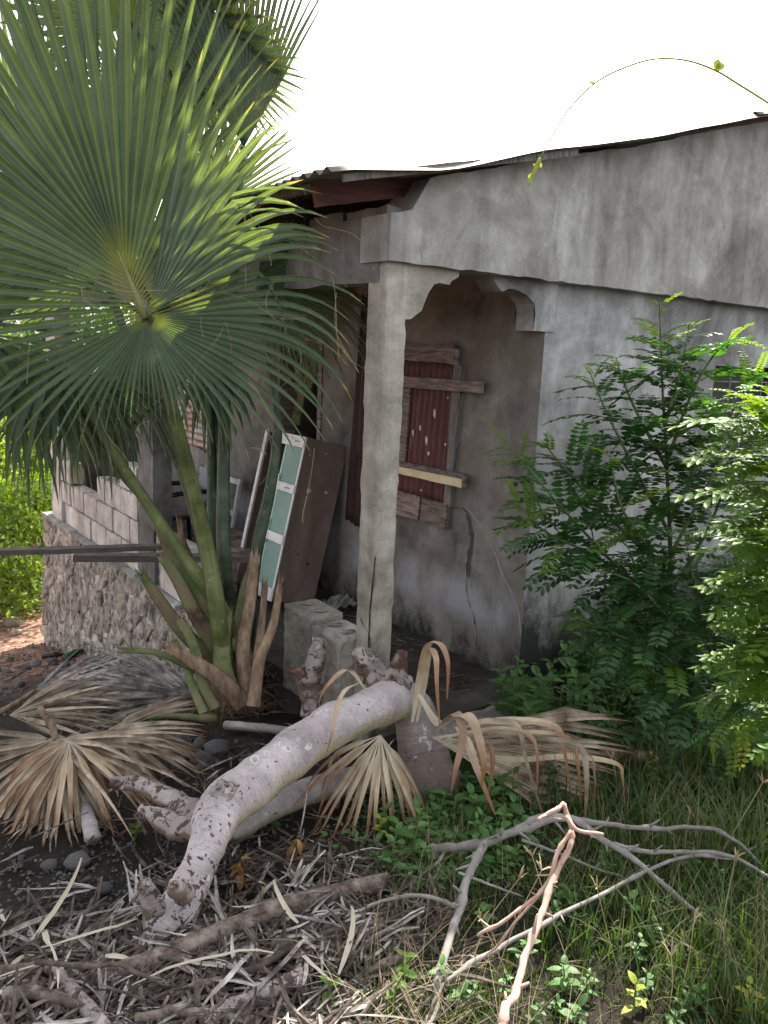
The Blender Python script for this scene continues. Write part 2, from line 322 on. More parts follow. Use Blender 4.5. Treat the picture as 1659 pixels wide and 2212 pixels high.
# bark of the pale trunk: lilac-grey skin, tan mixed in on downward-facing sides, dark scabs
def barkmat(name, base, tan, dark, thr=0.62, under=1.0, spots=0.0, foot=None):
    m, t, b = nodes(name)
    n1 = tex(t, 6, 7, 0.6, dist=0.4); c = ramp(t, n1.outputs[0], [(0.3, tuple(v * .62 for v in base)), (0.5, base), (0.68, tuple(min(1, v * 1.3) for v in base))])
    pk = tex(t, 9, 6, 0.6, dist=0.8); c = mix(t, ramp(t, pk.outputs[0], [(0.52, (0, 0, 0)), (0.64, (.4, .4, .4))]), c, (base[0] * 1.02, base[1] * .82, base[2] * .88))
    at = N(t, 'ShaderNodeAttribute', attribute_name='tuv'); mp = N(t, 'ShaderNodeMapping'); mp.inputs['Scale'].default_value = (150, 12, 12); t.links.new(at.outputs['Vector'], mp.inputs[0])
    rg_ = N(t, 'ShaderNodeTexNoise'); rg_.inputs['Scale'].default_value = 1.0; rg_.inputs['Detail'].default_value = 6; rg_.inputs['Roughness'].default_value = 0.65; t.links.new(mp.outputs[0], rg_.inputs['Vector'])
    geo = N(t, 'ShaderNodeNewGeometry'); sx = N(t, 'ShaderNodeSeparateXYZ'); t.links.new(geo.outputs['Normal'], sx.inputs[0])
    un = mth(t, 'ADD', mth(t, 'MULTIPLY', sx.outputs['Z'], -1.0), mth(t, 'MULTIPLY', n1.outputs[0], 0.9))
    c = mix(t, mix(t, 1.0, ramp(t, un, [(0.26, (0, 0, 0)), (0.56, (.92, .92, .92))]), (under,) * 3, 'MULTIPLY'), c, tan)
    c = mix(t, 0.32, c, ramp(t, rg_.outputs[0], [(0.36, (0.5, 0.48, 0.46)), (0.5, (1, 1, 1)), (0.7, (1.15, 1.15, 1.15))]), 'MULTIPLY')
    if foot:
        sf = N(t, 'ShaderNodeSeparateXYZ'); t.links.new(at.outputs['Vector'], sf.inputs[0]); ff = mth(t, 'ADD', sf.outputs['X'], mth(t, 'MULTIPLY', n1.outputs[0], 0.35))
        c = mix(t, ramp(t, ff, [(0.4, (.92, .92, .92)), (0.85, (0, 0, 0))]), c, foot)  # trunk foot: brown bark with its shade mixed into the colour
    n2 = tex(t, 70, 8, 0.75); c = mix(t, 0.5, c, ramp(t, n2.outputs[0], [(0.32, (0.45, 0.43, 0.42)), (0.5, (1.0, 1.0, 1.0))]), 'MULTIPLY')
    n3 = tex(t, 24, 9, 0.72, dist=0.6); f3 = n3.outputs[0]
    if spots:
        sp = N(t, 'ShaderNodeSeparateXYZ'); t.links.new(at.outputs['Vector'], sp.inputs[0])
        f3 = mth(t, 'ADD', f3, mth(t, 'MULTIPLY', mth(t, 'SUBTRACT', sp.outputs['X'], spots), 0.22, True))
        s3 = tex(t, 42, 4, 0.6, dist=0.3); f4 = mth(t, 'ADD', s3.outputs[0], mth(t, 'MULTIPLY', mth(t, 'SUBTRACT', sp.outputs['X'], spots), 0.18, True))
        c = mix(t, ramp(t, f4, [(0.66, (0, 0, 0)), (0.69, (0.9, 0.9, 0.9))]), c, (0.05, 0.025, 0.02))
    c = mix(t, ramp(t, f3, [(thr, (0, 0, 0)), (thr + 0.035, (0.9, 0.9, 0.9))]), c, dark)
    n5 = tex(t, 19, 5, 0.6, dist=0.4); c = mix(t, ramp(t, n5.outputs[0], [(0.64, (0, 0, 0)), (0.67, (0.75, 0.75, 0.75))]), c, tuple(min(1, v * 1.5) for v in base))
    t.links.new(c, b.inputs['Base Color']); b.inputs['Roughness'].default_value = 0.85; b.inputs['Specular IOR Level'].default_value = 0.2
    h = mth(t, 'ADD', mth(t, 'MULTIPLY', rg_.outputs[0], 0.9), mth(t, 'ADD', mth(t, 'MULTIPLY', n2.outputs[0], 0.6), mth(t, 'MULTIPLY', n3.outputs[0], -0.5)))
    bump(t, b, h, 0.9, 0.007)
    return m
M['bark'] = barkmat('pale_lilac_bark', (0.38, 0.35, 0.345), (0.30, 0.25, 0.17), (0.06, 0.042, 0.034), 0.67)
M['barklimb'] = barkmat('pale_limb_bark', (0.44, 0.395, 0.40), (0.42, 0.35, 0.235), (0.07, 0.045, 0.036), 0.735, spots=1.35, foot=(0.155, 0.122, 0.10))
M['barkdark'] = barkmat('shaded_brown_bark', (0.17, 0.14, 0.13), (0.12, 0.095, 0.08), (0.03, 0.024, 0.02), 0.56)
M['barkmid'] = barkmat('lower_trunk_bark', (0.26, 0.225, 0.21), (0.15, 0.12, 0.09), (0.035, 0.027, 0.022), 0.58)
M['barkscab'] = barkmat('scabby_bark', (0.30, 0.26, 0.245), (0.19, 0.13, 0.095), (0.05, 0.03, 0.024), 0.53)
M['rotten'] = simple('broken_wood', [(0.3, (0.03, 0.018, 0.014)), (0.5, (0.14, 0.08, 0.06)), (0.62, (0.30, 0.22, 0.18)), (0.8, (0.42, 0.36, 0.32))], 18, detail=9, rough=0.95, bmp=1.0, bdist=0.015)
M['scar'] = simple('pale_bark_scar', [(0.3, (0.42, 0.38, 0.36)), (0.6, (0.68, 0.65, 0.63))], 50, rough=0.9, bmp=0.6, bdist=0.003)
M['greybranch'] = simple('grey_branch_bark', [(0.3, (0.13, 0.115, 0.10)), (0.6, (0.24, 0.22, 0.215)), (0.8, (0.34, 0.32, 0.32))], 20, detail=8, rough=0.85, bmp=0.6, bdist=0.003)
M['tanbranch'] = simple('tan_stripped_branch', [(0.3, (0.27, 0.16, 0.12)), (0.6, (0.46, 0.31, 0.26)), (0.8, (0.55, 0.42, 0.37))], 18, detail=8, rough=0.8, bmp=0.6, bdist=0.003)
M['logbrown'] = simple('brown_log_bark', [(0.36, (0.04, 0.028, 0.022)), (0.5, (0.13, 0.10, 0.083)), (0.64, (0.25, 0.205, 0.18))], 22, detail=9, rough=0.9, bmp=0.8, bdist=0.008)
M['stick'] = simple('debris_stick', [(0.34, (0.024, 0.018, 0.015)), (0.5, (0.082, 0.064, 0.053)), (0.68, (0.18, 0.145, 0.122))], 16, detail=8, rough=0.95, bmp=0.7)
M['rock'] = simple('grey_rock', [(0.3, (0.055, 0.055, 0.058)), (0.55, (0.13, 0.125, 0.125)), (0.8, (0.22, 0.21, 0.205))], 9, detail=9, rough=0.9, bmp=0.8, bdist=0.01, rnd=0.35, coord='Object')
M['rocksun'] = simple('sunlit_rock', [(0.3, (0.14, 0.11, 0.09)), (0.7, (0.28, 0.23, 0.19))], 9, rough=0.9, bmp=0.8, coord='Object', rnd=0.2)  # lighter copy of the rock, sunlight put into its colour
# foliage
M['palm'] = leafmat('palm_blade', (0.050, 0.084, 0.060), (0.082, 0.124, 0.090), 5, trans=0.30, rough=0.42, tcol=(2.8, 2.6, 0.5), rnd=0.2, spec=0.45, tip=((.30, .24, .12), .93, .08), hub=((.20, .22, .07), .12), ridge=.4)
M['palmback'] = leafmat('palm_blade_bluish', (0.042, 0.068, 0.054), (0.072, 0.108, 0.086), 5, trans=0.28, rough=0.4, tcol=(2.8, 2.6, 0.5), rnd=0.25, spec=0.5, tip=((.28, .22, .12), .92, .08), ridge=.4)
def petiolemat(name, c1, c2, c3):
    m, t, b = nodes(name)
    at = N(t, 'ShaderNodeAttribute', attribute_name='tuv'); mp = N(t, 'ShaderNodeMapping'); mp.inputs['Scale'].default_value = (5, 170, 170); t.links.new(at.outputs['Vector'], mp.inputs[0])
    st = N(t, 'ShaderNodeTexNoise'); st.inputs['Scale'].default_value = 1.0; st.inputs['Detail'].default_value = 5; t.links.new(mp.outputs[0], st.inputs['Vector'])
    n = tex(t, 8, 7, 0.65); c = ramp(t, n.outputs[0], [(0.34, c1), (0.5, c2), (0.66, c3)])
    c = mix(t, 0.6, c, ramp(t, st.outputs[0], [(0.36, (0.62, 0.62, 0.6)), (0.55, (1.05, 1.05, 1.0))]), 'MULTIPLY')
    sp = tex(t, 45, 3, 0.5); c = mix(t, ramp(t, sp.outputs[0], [(0.66, (0, 0, 0)), (0.7, (.6, .6, .6))]), c, (0.22, 0.19, 0.13))
    t.links.new(c, b.inputs['Base Color']); b.inputs['Roughness'].default_value = 0.55; b.inputs['Specular IOR Level'].default_value = 0.3
    bump(t, b, st.outputs[0], 0.4, 0.003)
    return m
M['petiole'] = petiolemat('petiole', (0.05, 0.066, 0.02), (0.09, 0.115, 0.036), (0.155, 0.165, 0.07))
M['ribyellow'] = simple('yellow_green_rib', [(0.3, (0.13, 0.16, 0.05)), (0.7, (0.22, 0.24, 0.09))], 8, rough=.5, bmp=0.1)
M['petioledark'] = petiolemat('waxy_petiole', (0.030, 0.046, 0.030), (0.055, 0.08, 0.05), (0.10, 0.12, 0.08))
M['boot'] = simple('cut_leaf_base', [(0.3, (0.06, 0.04, 0.028)), (0.42, (0.17, 0.12, 0.08)), (0.5, (0.13, 0.14, 0.06)), (0.62, (0.065, 0.10, 0.032))], 6, detail=7, rough=0.7, bmp=0.8, bdist=0.006)
M['bootdead'] = simple('dead_leaf_base', [(0.28, (0.045, 0.028, 0.018)), (0.45, (0.15, 0.10, 0.065)), (0.62, (0.27, 0.19, 0.13)), (0.8, (0.36, 0.28, 0.2))], 9, detail=8, rough=0.8, bmp=0.8, bdist=0.006, stretch=(3, 3, 0.6))
M['fibre'] = simple('palm_fibre', [(0.3, (0.22, 0.16, 0.08)), (0.7, (0.42, 0.34, 0.2))], 30, rough=0.8, bmp=0)
M['silk'] = simple('pale_web_thread', [(0.3, (0.45, 0.45, 0.42)), (0.7, (0.6, 0.6, 0.58))], 30, rough=0.5, bmp=0)
M['deadfrond'] = leafmat('dead_frond_blade', (0.10, 0.065, 0.042), (0.46, 0.39, 0.30), 10, trans=0.12, rough=0.6, tcol=(1.3, 1.1, 0.8), rnd=0.4, spec=0.3, tip=((.16, .08, .04), .78, .25), hub=((.45, .40, .32), .3))
M['deadtan'] = leafmat('tan_dry_blade', (0.26, 0.17, 0.10), (0.52, 0.44, 0.33), 7, trans=0.15, rough=0.5, tcol=(1.4, 1.1, 0.7), rnd=0.3, tip=((.22, .10, .045), .45, .4), hub=((.50, .45, .36), .3))
M['litter'] = simple('bleached_litter', [(0.34, (0.07, 0.056, 0.048)), (0.48, (0.21, 0.185, 0.17)), (0.64, (0.45, 0.42, 0.40))], 11, detail=7, rough=0.85, bmp=0.3, bdist=0.003)
M['litter2'] = simple('brown_litter', [(0.36, (0.020, 0.016, 0.013)), (0.5, (0.066, 0.052, 0.042)), (0.66, (0.16, 0.13, 0.108))], 14, detail=7, rough=0.9, bmp=0.3)
M['leaf'] = leafmat('pinnate_leaf', (0.020, 0.062, 0.020), (0.040, 0.105, 0.030), 8, trans=0.38, rough=0.38, tcol=(2.2, 2.3, 0.4), rnd=0.3, spec=0.5)
M['leaflight'] = leafmat('young_sunlit_leaf', (0.06, 0.125, 0.022), (0.11, 0.19, 0.032), 8, trans=0.5, rough=0.5, spec=0.25, tcol=(2.2, 2.0, 0.4), rnd=0.2)  # pale young leaf; for the sunlit shrub, sunlight put into the colour
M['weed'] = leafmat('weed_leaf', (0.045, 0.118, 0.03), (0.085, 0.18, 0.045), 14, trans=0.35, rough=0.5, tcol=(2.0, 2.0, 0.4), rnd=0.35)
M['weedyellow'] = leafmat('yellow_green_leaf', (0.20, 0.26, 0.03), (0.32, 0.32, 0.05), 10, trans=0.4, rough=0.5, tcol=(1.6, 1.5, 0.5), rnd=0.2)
M['weeddark'] = leafmat('shaded_weed_leaf', (0.024, 0.064, 0.02), (0.045, 0.105, 0.03), 14, trans=0.3, rough=0.55, tcol=(2.0, 2.0, 0.4), rnd=0.3)  # darker copy of the weed leaf, shade of its spots put into the colour
M['stemgreen'] = simple('green_stem', [(0.3, (0.05, 0.09, 0.025)), (0.7, (0.11, 0.15, 0.05))], 10, rough=0.6, bmp=0.1)
M['woodstem'] = simple('brown_stem', [(0.3, (0.04, 0.032, 0.024)), (0.7, (0.10, 0.085, 0.065))], 14, rough=0.8, bmp=0.4)
M['grass'] = leafmat('grass_blade', (0.034, 0.072, 0.020), (0.082, 0.128, 0.036), 3, trans=0.35, rough=0.5, tcol=(1.8, 1.8, 0.4), rnd=0.1)
M['straw'] = simple('dry_stalk', [(0.3, (0.20, 0.15, 0.08)), (0.7, (0.40, 0.33, 0.20))], 10, rough=0.8, bmp=0)
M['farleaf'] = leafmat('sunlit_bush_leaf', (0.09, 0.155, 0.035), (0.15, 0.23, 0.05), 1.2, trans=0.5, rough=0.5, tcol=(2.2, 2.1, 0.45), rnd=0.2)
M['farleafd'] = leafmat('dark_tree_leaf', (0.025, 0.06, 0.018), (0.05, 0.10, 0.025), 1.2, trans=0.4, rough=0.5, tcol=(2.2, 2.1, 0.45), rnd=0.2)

def groundmat():
    m, t, b = nodes('soil')
    n = tex(t, 2.2, 9, 0.65, dist=0.4); c = ramp(t, n.outputs[0], [(0.3, (0.014, 0.012, 0.010)), (0.5, (0.030, 0.025, 0.021)), (0.7, (0.058, 0.047, 0.04))])
    f = tex(t, 55, 5, 0.7); c = mix(t, ramp(t, f.outputs[0], [(0.6, (0, 0, 0)), (0.7, (0.7, 0.7, 0.7))]), c, (0.16, 0.14, 0.12))
    geo = N(t, 'ShaderNodeNewGeometry'); sx = N(t, 'ShaderNodeSeparateXYZ'); t.links.new(geo.outputs['Position'], sx.inputs[0])
    wob = tex(t, 0.9, 5, 0.6)
    y2 = mth(t, 'ADD', sx.outputs['Y'], mth(t, 'MULTIPLY', wob.outputs[0], 2.0))
    mr = N(t, 'ShaderNodeMapRange'); mr.inputs[1].default_value = 6.6; mr.inputs[2].default_value = 8.2; t.links.new(y2, mr.inputs[0])
    v = tex(t, 9, 6, 0.7); tanc = ramp(t, v.outputs[0], [(0.35, (0.12, 0.055, 0.035)), (0.6, (0.30, 0.19, 0.14)), (0.8, (0.42, 0.32, 0.26))])
    c = mix(t, mr.outputs[0], c, tanc)  # paler reddish dirt beyond the wall, its sunlight put into the colour
    t.links.new(c, b.inputs['Base Color']); b.inputs['Roughness'].default_value = 0.97; b.inputs['Specular IOR Level'].default_value = 0.1
    n2 = tex(t, 28, 9, 0.75); bump(t, b, n2.outputs[0], 1.0, 0.02)
    return m
M['soil'] = groundmat()

# ------------------------------------------------------------------ ground
def axis(lo, hi, step, far):
    a = list(np.arange(lo, hi, step)); s = step; v = hi
    while v < far: a.append(v); s *= 1.25; v += s
    a.append(far); s = step; v = lo - step; pre = []
    while v > -far: pre.append(v); s *= 1.25; v -= s
    pre.append(-far)
    return pre[::-1] + a
gx, gy = axis(-0.2, 5.0, 0.045, 260), axis(0.6, 9.5, 0.045, 260)
V = [(x, y, Gz(x, y)) for y in gy for x in gx]; nx = len(gx)
F = [(j * nx + i, j * nx + i + 1, (j + 1) * nx + i + 1, (j + 1) * nx + i) for j in range(len(gy) - 1) for i in range(nx - 1)]
tag(mk('ground', V, F, M['soil'], smooth=True), kind='structure', label='dark earth yard sloping down to a sunlit patch beyond the wall')

# ------------------------------------------------------------------ house
WX = 3.09; FY = 2.82; PX0, PX1 = 2.06, 2.175; PY0, PY1 = 2.80, 2.945
house = thing('house', (3.0, 2.82, 0), 'derelict grey concrete house with boarded window, narrow side porch and sloping metal roof', 'house')
def roofz(x):   # underside of the sheets over the gable, warped as the photo shows
    pts = [(735, 376), (820, 378), (960, 374), (1070, 354), (1180, 334), (1300, 316), (1400, 305), (1500, 284), (1659, 255)]
    q = [ony(a, b, 2.66) for a, b in pts]
    return interp(x, [1.2] + [v.x for v in q] + [7.2, 11.5], [q[0].z - 0.15] + [v.z for v in q] + [q[-1].z + 0.27 * (7.2 - q[-1].x), q[-1].z + 0.27 * (7.2 - q[-1].x) - 1.1])
_rx = list(np.arange(1.2, 11.5, 0.1)); _rz = [roofz(x) for x in _rx]
def rz(x): return interp(x, _rx, _rz)

# porch floor
mb = MB(); mb.abox(PX0 + 0.03, WX + 0.4, FY - 0.08, 8.5, -1.6, 0.0); mb.build('porch_floor', M['floor'], house)
# side wall with doorway
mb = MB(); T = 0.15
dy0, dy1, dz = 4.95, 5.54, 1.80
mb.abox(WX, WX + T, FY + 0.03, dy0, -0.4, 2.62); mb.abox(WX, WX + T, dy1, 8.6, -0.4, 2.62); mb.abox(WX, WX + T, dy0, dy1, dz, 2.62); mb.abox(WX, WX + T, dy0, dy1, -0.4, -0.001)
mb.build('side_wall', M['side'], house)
# doorway lining
for nm, a in (('door_frame', (dy0 - 0.03, dy0 + 0.02, 0, dz + 0.03)), ('door_frame', (dy1 - 0.02, dy1 + 0.03, 0, dz + 0.03)), ('door_frame', (dy0 + 0.02, dy1 - 0.02, dz - 0.02, dz + 0.03))):
    mb = MB(); mb.abox(WX - 0.012, WX + T - 0.02, a[0], a[1], a[2], a[3]); mb.build(nm, M['plankred'], house)
# inner shell of the room (dark because it is closed)
mb = MB(); mb.abox(8.9, 9.05, FY + 0.2, 8.6, -0.4, 2.9); mb.abox(WX + T, 8.9, 8.6, 8.75, -0.4, 2.9); mb.abox(WX + T + 0.3, 8.9, FY + 0.2, 8.55, -0.2, -0.02)
mb.build('inner_wall', M['side'], house)
# front wall under the beam, with a barred window hidden in the shrub
wl, wr = ony(1545, 790, FY + 0.03), ony(1700, 790, FY + 0.03); wb = ony(1560, 990, FY + 0.03).z; wt = wl.z
mb = MB()
Y0, Y1 = FY + 0.03, FY + 0.18
mb.abox(WX, wl.x, Y0, Y1, -0.5, 2.16); mb.abox(wl.x, wl.x + 0.9, Y0, Y1, -0.5, wb); mb.abox(wl.x, wl.x + 0.9, Y0, Y1, wt, 2.16); mb.abox(wl.x + 0.9, 9.0, Y0, Y1, -0.5, 2.16)
mb.build('front_wall', M['front'], house)
win = link('window', None, house); win.location = Vector((wl.x, Y0, wb)) - wloc(house)
mb = MB(); mb.abox(wl.x, wl.x + 0.9, Y1 - 0.03, Y1 - 0.02, wb, wt); mb.build('pane', M['darkin'], win)
for k in range(5):
    xx = wl.x + 0.05 + k * 0.19
    mb = MB(); mb.tube([(xx, Y0 + 0.03, wb), (xx, Y0 + 0.03, wt)], [0.005] * 2, 6); mb.build('bar', M['cinder'], win)
for k in range(3):
    zz = wb + (wt - wb) * (k + 0.5) / 3
    mb = MB(); mb.tube([(wl.x, Y0 + 0.045, zz), (wl.x + 0.9, Y0 + 0.045, zz)], [0.005] * 2, 6); mb.build('bar', M['cinder'], win)

# gable wall: outline from the broken left end along the underside of the roof
def prism(name, pts, y0, y1, mat, parent, jit=0.0, sub=0.05):
    """outline in (x,z) extruded from y0 to y1, edges subdivided and slightly ragged"""
    P = []
    for i in range(len(pts)):
        a, b = pts[i], pts[(i + 1) % len(pts)]; L = math.dist(a, b); n = max(1, int(L / sub))
        for k in range(n):
            x, z = a[0] + (b[0] - a[0]) * k / n, a[1] + (b[1] - a[1]) * k / n
            if jit:
                w = noise.noise_vector(Vector((x * 14, 3.3, z * 14))); x += w.x * jit; z += w.z * jit
            P.append((x, z))
    n = len(P); bm = bmesh.new()
    f0 = [bm.verts.new((x, y0, z)) for x, z in P]; f1 = [bm.verts.new((x, y1, z)) for x, z in P]
    bm.faces.new(f0); bm.faces.new(f1[::-1])
    for i in range(n): bm.faces.new((f0[i], f1[i], f1[(i + 1) % n], f0[(i + 1) % n]))
    bmesh.ops.triangulate(bm, faces=[f for f in bm.faces if len(f.verts) > 4])
    bmesh.ops.recalc_face_normals(bm, faces=bm.faces)
    bm.verts.index_update()
    o = mk(name, [v.co.copy() for v in bm.verts], [tuple(v.index for v in f.verts) for f in bm.faces], mat, parent); bm.free(); return o
def pz(x, y, Y=FY - 0.05): q = ony(x, y, Y); return (q.x, q.z)
bl = pz(840, 562)[1]
out = [(pz(840, 562)[0], bl), (9.0, bl)]
for x in np.arange(9.0, 2.45, -0.25): out.append((float(x), rz(x) - 0.012))
out += [pz(928, 384), pz(905, 425), pz(890, 452), pz(862, 457), pz(846, 460)]
prism('gable_wall', out, FY - 0.05, FY + 0.16, M['gable'], house, 0.008)
# side ring beam over the porch edge
mb = MB(); mb.rbox(((PX0 + PX1) / 2 - 0.005, (FY + 8.5) / 2 + .04, 2.17), XA, YA, ZA, (PX1 - PX0) / 2 - 0.004, (8.5 - FY) / 2, 0.135, cell=0.1, amp=0.012, freq=4)
mb.build('ring_beam', M['beamdark'], house)
# rough infill that steps up from the beam to the roof
mb = MB()
for k in range(9):
    y = 2.84 + k * 0.33
    mb.rbox((PX0 + 0.06, y + 0.14, 2.315), XA, YA, ZA, 0.05, 0.15, 0.022 + 0.012 * sin(k * 2.3), cell=0.07, amp=0.012, seed=k)
mb.build('beam_rubble', M['beamdark'], house)
# pillar
mb = MB(); mb.rbox(((PX0 + PX1) / 2, (PY0 + PY1) / 2, 0.995), XA, YA, ZA, (PX1 - PX0) / 2, (PY1 - PY0) / 2, 1.135, cell=0.018, amp=0.007, freq=13, round_=0.007)
pil = mb.build('pillar', M['pillar'], house)
for (a, b, nm) in (((812, 1203), (800, 1320), 'rebar'), ((800, 1322), (797, 1398), 'rebar')):
    p, q = onx(*a, PX0 - 0.002), onx(*b, PX0 - 0.002)
    mb = MB(); P = [p.lerp(q, t / 8) + Vector((-0.003, 0, 0)) for t in range(9)]
    mb.tube(P, [0.0032] * 9, 6, rough=0.4, freq=60); mb.build('rebar', M['iron'], pil)
# ragged grooves beside the bar
mb = MB()
for pts in (((778, 1335), (786, 1352), (797, 1370), (800, 1400)),):
    P = spline([onx(a, b, PX0 - 0.005) for a, b in pts], 5)
    mb.strip(P, [0.006 + 0.005 * noise.noise(p * 60) for p in P], YA, 0.0, nrm=XA)
mb.build('crack', M['iron'], pil)
# brackets under the beam, profile in the front plane
def z3(x, y): return (829.4 + 0.2735 * x, 553 + 0.2735 * y)
def zf(pts, Y=FY + 0.0): return [(ony(*z3(a, b), Y).x, ony(*z3(a, b), Y).z) for a, b in pts]
top = bl + 0.02
L = zf([(580, 100), (578, 165), (520, 200), (505, 228), (430, 214), (385, 226), (335, 295), (305, 375), (288, 430), (240, 465), (200, 497), (170, 500)])
L = [(PX1 - 0.02, top), (L[0][0], top)] + L + [(PX1 - 0.02, L[-1][1])]
prism('bracket', L, FY - 0.012, FY + 0.115, M['pillar'], house, 0.003, 0.02)
Rr = zf([(862, 140), (870, 190), (900, 240), (937, 282), (990, 258), (1060, 268), (1130, 305), (1190, 372), (1198, 450), (1186, 580)], FY + 0.02)
zc = ony(*z3(1270, 597), FY + 0.02).z
Rr = [(WX + 0.06, top)] + [(WX + 0.06, zc), (Rr[-1][0], zc)] + Rr[::-1] + [(Rr[0][0], top)]
prism('bracket', Rr, FY + 0.022, FY + 0.15, M['front'], house, 0.003, 0.02)
# porch columns and end parapet
for (y0, y1, zt) in ((5.52, 5.83, 2.04), (7.95, 8.3, 2.04)):
    mb = MB(); mb.rbox((PX0 + 0.075, (y0 + y1) / 2, zt / 2), XA, YA, ZA, 0.075, (y1 - y0) / 2, zt / 2, cell=0.06, amp=0.008, freq=9, round_=0.008)
    mb.build('porch_column', M['beamdark'] if y0 < 6 else M['block'], house)
ez = ony(231, 932, 8.3).z
mb = MB(); mb.rbox(((PX0 + WX) / 2 + 0.08, 8.38, ez / 2), XA, YA, ZA, (WX - PX0) / 2 - 0.08, 0.07, ez / 2, cell=0.1, amp=0.01); mb.build('end_parapet', M['beamdark'], house)

# foundation of rubble under the porch edge
def rubt(y): return 0.0 if y > 4.9 else -0.03 - 0.25 * (4.9 - y) + 0.03 * sin(y * 9)
fy0, fy1 = 3.9, 8.52
fnd = MB(); ny, nz = 60, 14
for j in range(ny + 1):
    y = fy0 + (fy1 - fy0) * j / ny; g = G0(PX0, y) - 0.15; tz = rubt(y)
    for k in range(nz + 1):
        z = g + (tz - g) * k / nz
        fnd.V.append(Vector((PX0 + 0.012 - 0.05 * (tz - z) + 0.02 * noise.noise(Vector((0, y * 6, z * 6))), y, z)))
fnd.F = [(j * (nz + 1) + k, (j + 1) * (nz + 1) + k, (j + 1) * (nz + 1) + k + 1, j * (nz + 1) + k + 1) for j in range(ny) for k in range(nz)]
b0 = len(fnd.V); fnd.abox(PX0 + 0.03, PX0 + 0.2, 3.95, fy1 - 0.01, -1.7, -0.28); fnd.abox(PX0 + 0.03, PX0 + 0.16, 4.9, fy1 - 0.01, -0.28, -0.004)
found = fnd.build('foundation_wall', M['mortar'], house, smooth=False)
rr = random.Random(5)
seeds = []
rows = 10
for j in range(38):
    for k in range(rows):
        y = fy0 + (j + 0.5 + rr.uniform(-0.42, 0.42)) * (fy1 - fy0) / 38
        g = G0(PX0, y) - 0.12
        z = -1.6 + (k + 0.5 + rr.uniform(-0.4, 0.4) + (j % 2) * 0.5) * 0.165
        if g - 0.04 < z < rubt(y) - 0.03: seeds.append((y, z))
def clip(poly, p, q):
    mx, mz = (p[0] + q[0]) / 2, (p[1] + q[1]) / 2; nx_, nz_ = q[0] - p[0], q[1] - p[1]; out = []
    for i in range(len(poly)):
        a, b = poly[i], poly[(i + 1) % len(poly)]
        da = (a[0] - mx) * nx_ + (a[1] - mz) * nz_; db = (b[0] - mx) * nx_ + (b[1] - mz) * nz_
        if da <= 0: out.append(a)
        if (da < 0 < db) or (db < 0 < da): t = da / (da - db); out.append((a[0] + (b[0] - a[0]) * t, a[1] + (b[1] - a[1]) * t))
    return out
for s_ in seeds:
    poly = [(s_[0] - 0.2, s_[1] - 0.2), (s_[0] + 0.2, s_[1] - 0.2), (s_[0] + 0.2, s_[1] + 0.2), (s_[0] - 0.2, s_[1] + 0.2)]
    for q in seeds:
        if q is not s_ and abs(q[0] - s_[0]) < 0.45 and abs(q[1] - s_[1]) < 0.45: poly = clip(poly, s_, q)
    tzz = rubt(s_[0]); poly = [(a, min(b, tzz - 0.025)) for a, b in poly if a > fy0 - 0.05]
    if len(poly) < 3: continue
    cy_ = sum(a for a, b in poly) / len(poly); cz_ = sum(b for a, b in poly) / len(poly)
    fine = []
    for i in range(len(poly)):
        a, b = poly[i], poly[(i + 1) % len(poly)]
        for t in (0, 0.5): fine.append((a[0] + (b[0] - a[0]) * t + rr.uniform(-0.006, 0.006), a[1] + (b[1] - a[1]) * t + rr.uniform(-0.006, 0.006)))
    n = len(fine); d = rr.choice((0.002, 0.006, 0.013, 0.024)) * rr.uniform(.6, 1.2); ty, tz_ = rr.uniform(-0.12, 0.12), rr.uniform(-0.12, 0.12)
    bx = lambda z: PX0 + 0.012 - 0.05 * (0 - z)
    V = []
    for sc_, dx in ((1.0, 0.025), (0.93, -d * 0.5), (0.75, -d), (0.35, -d * 1.15)):
        for a, b in fine:
            yy, zz = cy_ + (a - cy_) * sc_ * 0.985, cz_ + (b - cz_) * sc_ * 0.985
            V.append((bx(zz) + dx + ty * (yy - cy_) + tz_ * (zz - cz_) + 0.012 * noise.noise(Vector((yy * 25, zz * 25, d * 90))) * (dx < 0), yy, zz))
    V.append((bx(cz_) - d * 1.2, cy_, cz_))
    F = [(r * n + i, (r + 1) * n + i, (r + 1) * n + (i + 1) % n, r * n + (i + 1) % n) for r in range(3) for i in range(n)] + [(3 * n + i, 4 * n, 3 * n + (i + 1) % n) for i in range(n)]
    mk('stone', V, F, M['stone'], found)
# cement ledge on top of the rubble
mb = MB(); mb.rbox((PX0 + 0.02, (5.0 + fy1) / 2, -0.016), XA, YA, ZA, 0.07, (fy1 - 5.0) / 2, 0.02, cell=0.05, amp=0.012, freq=12, round_=0.008); mb.build('cement_ledge', M['cinder'], house)

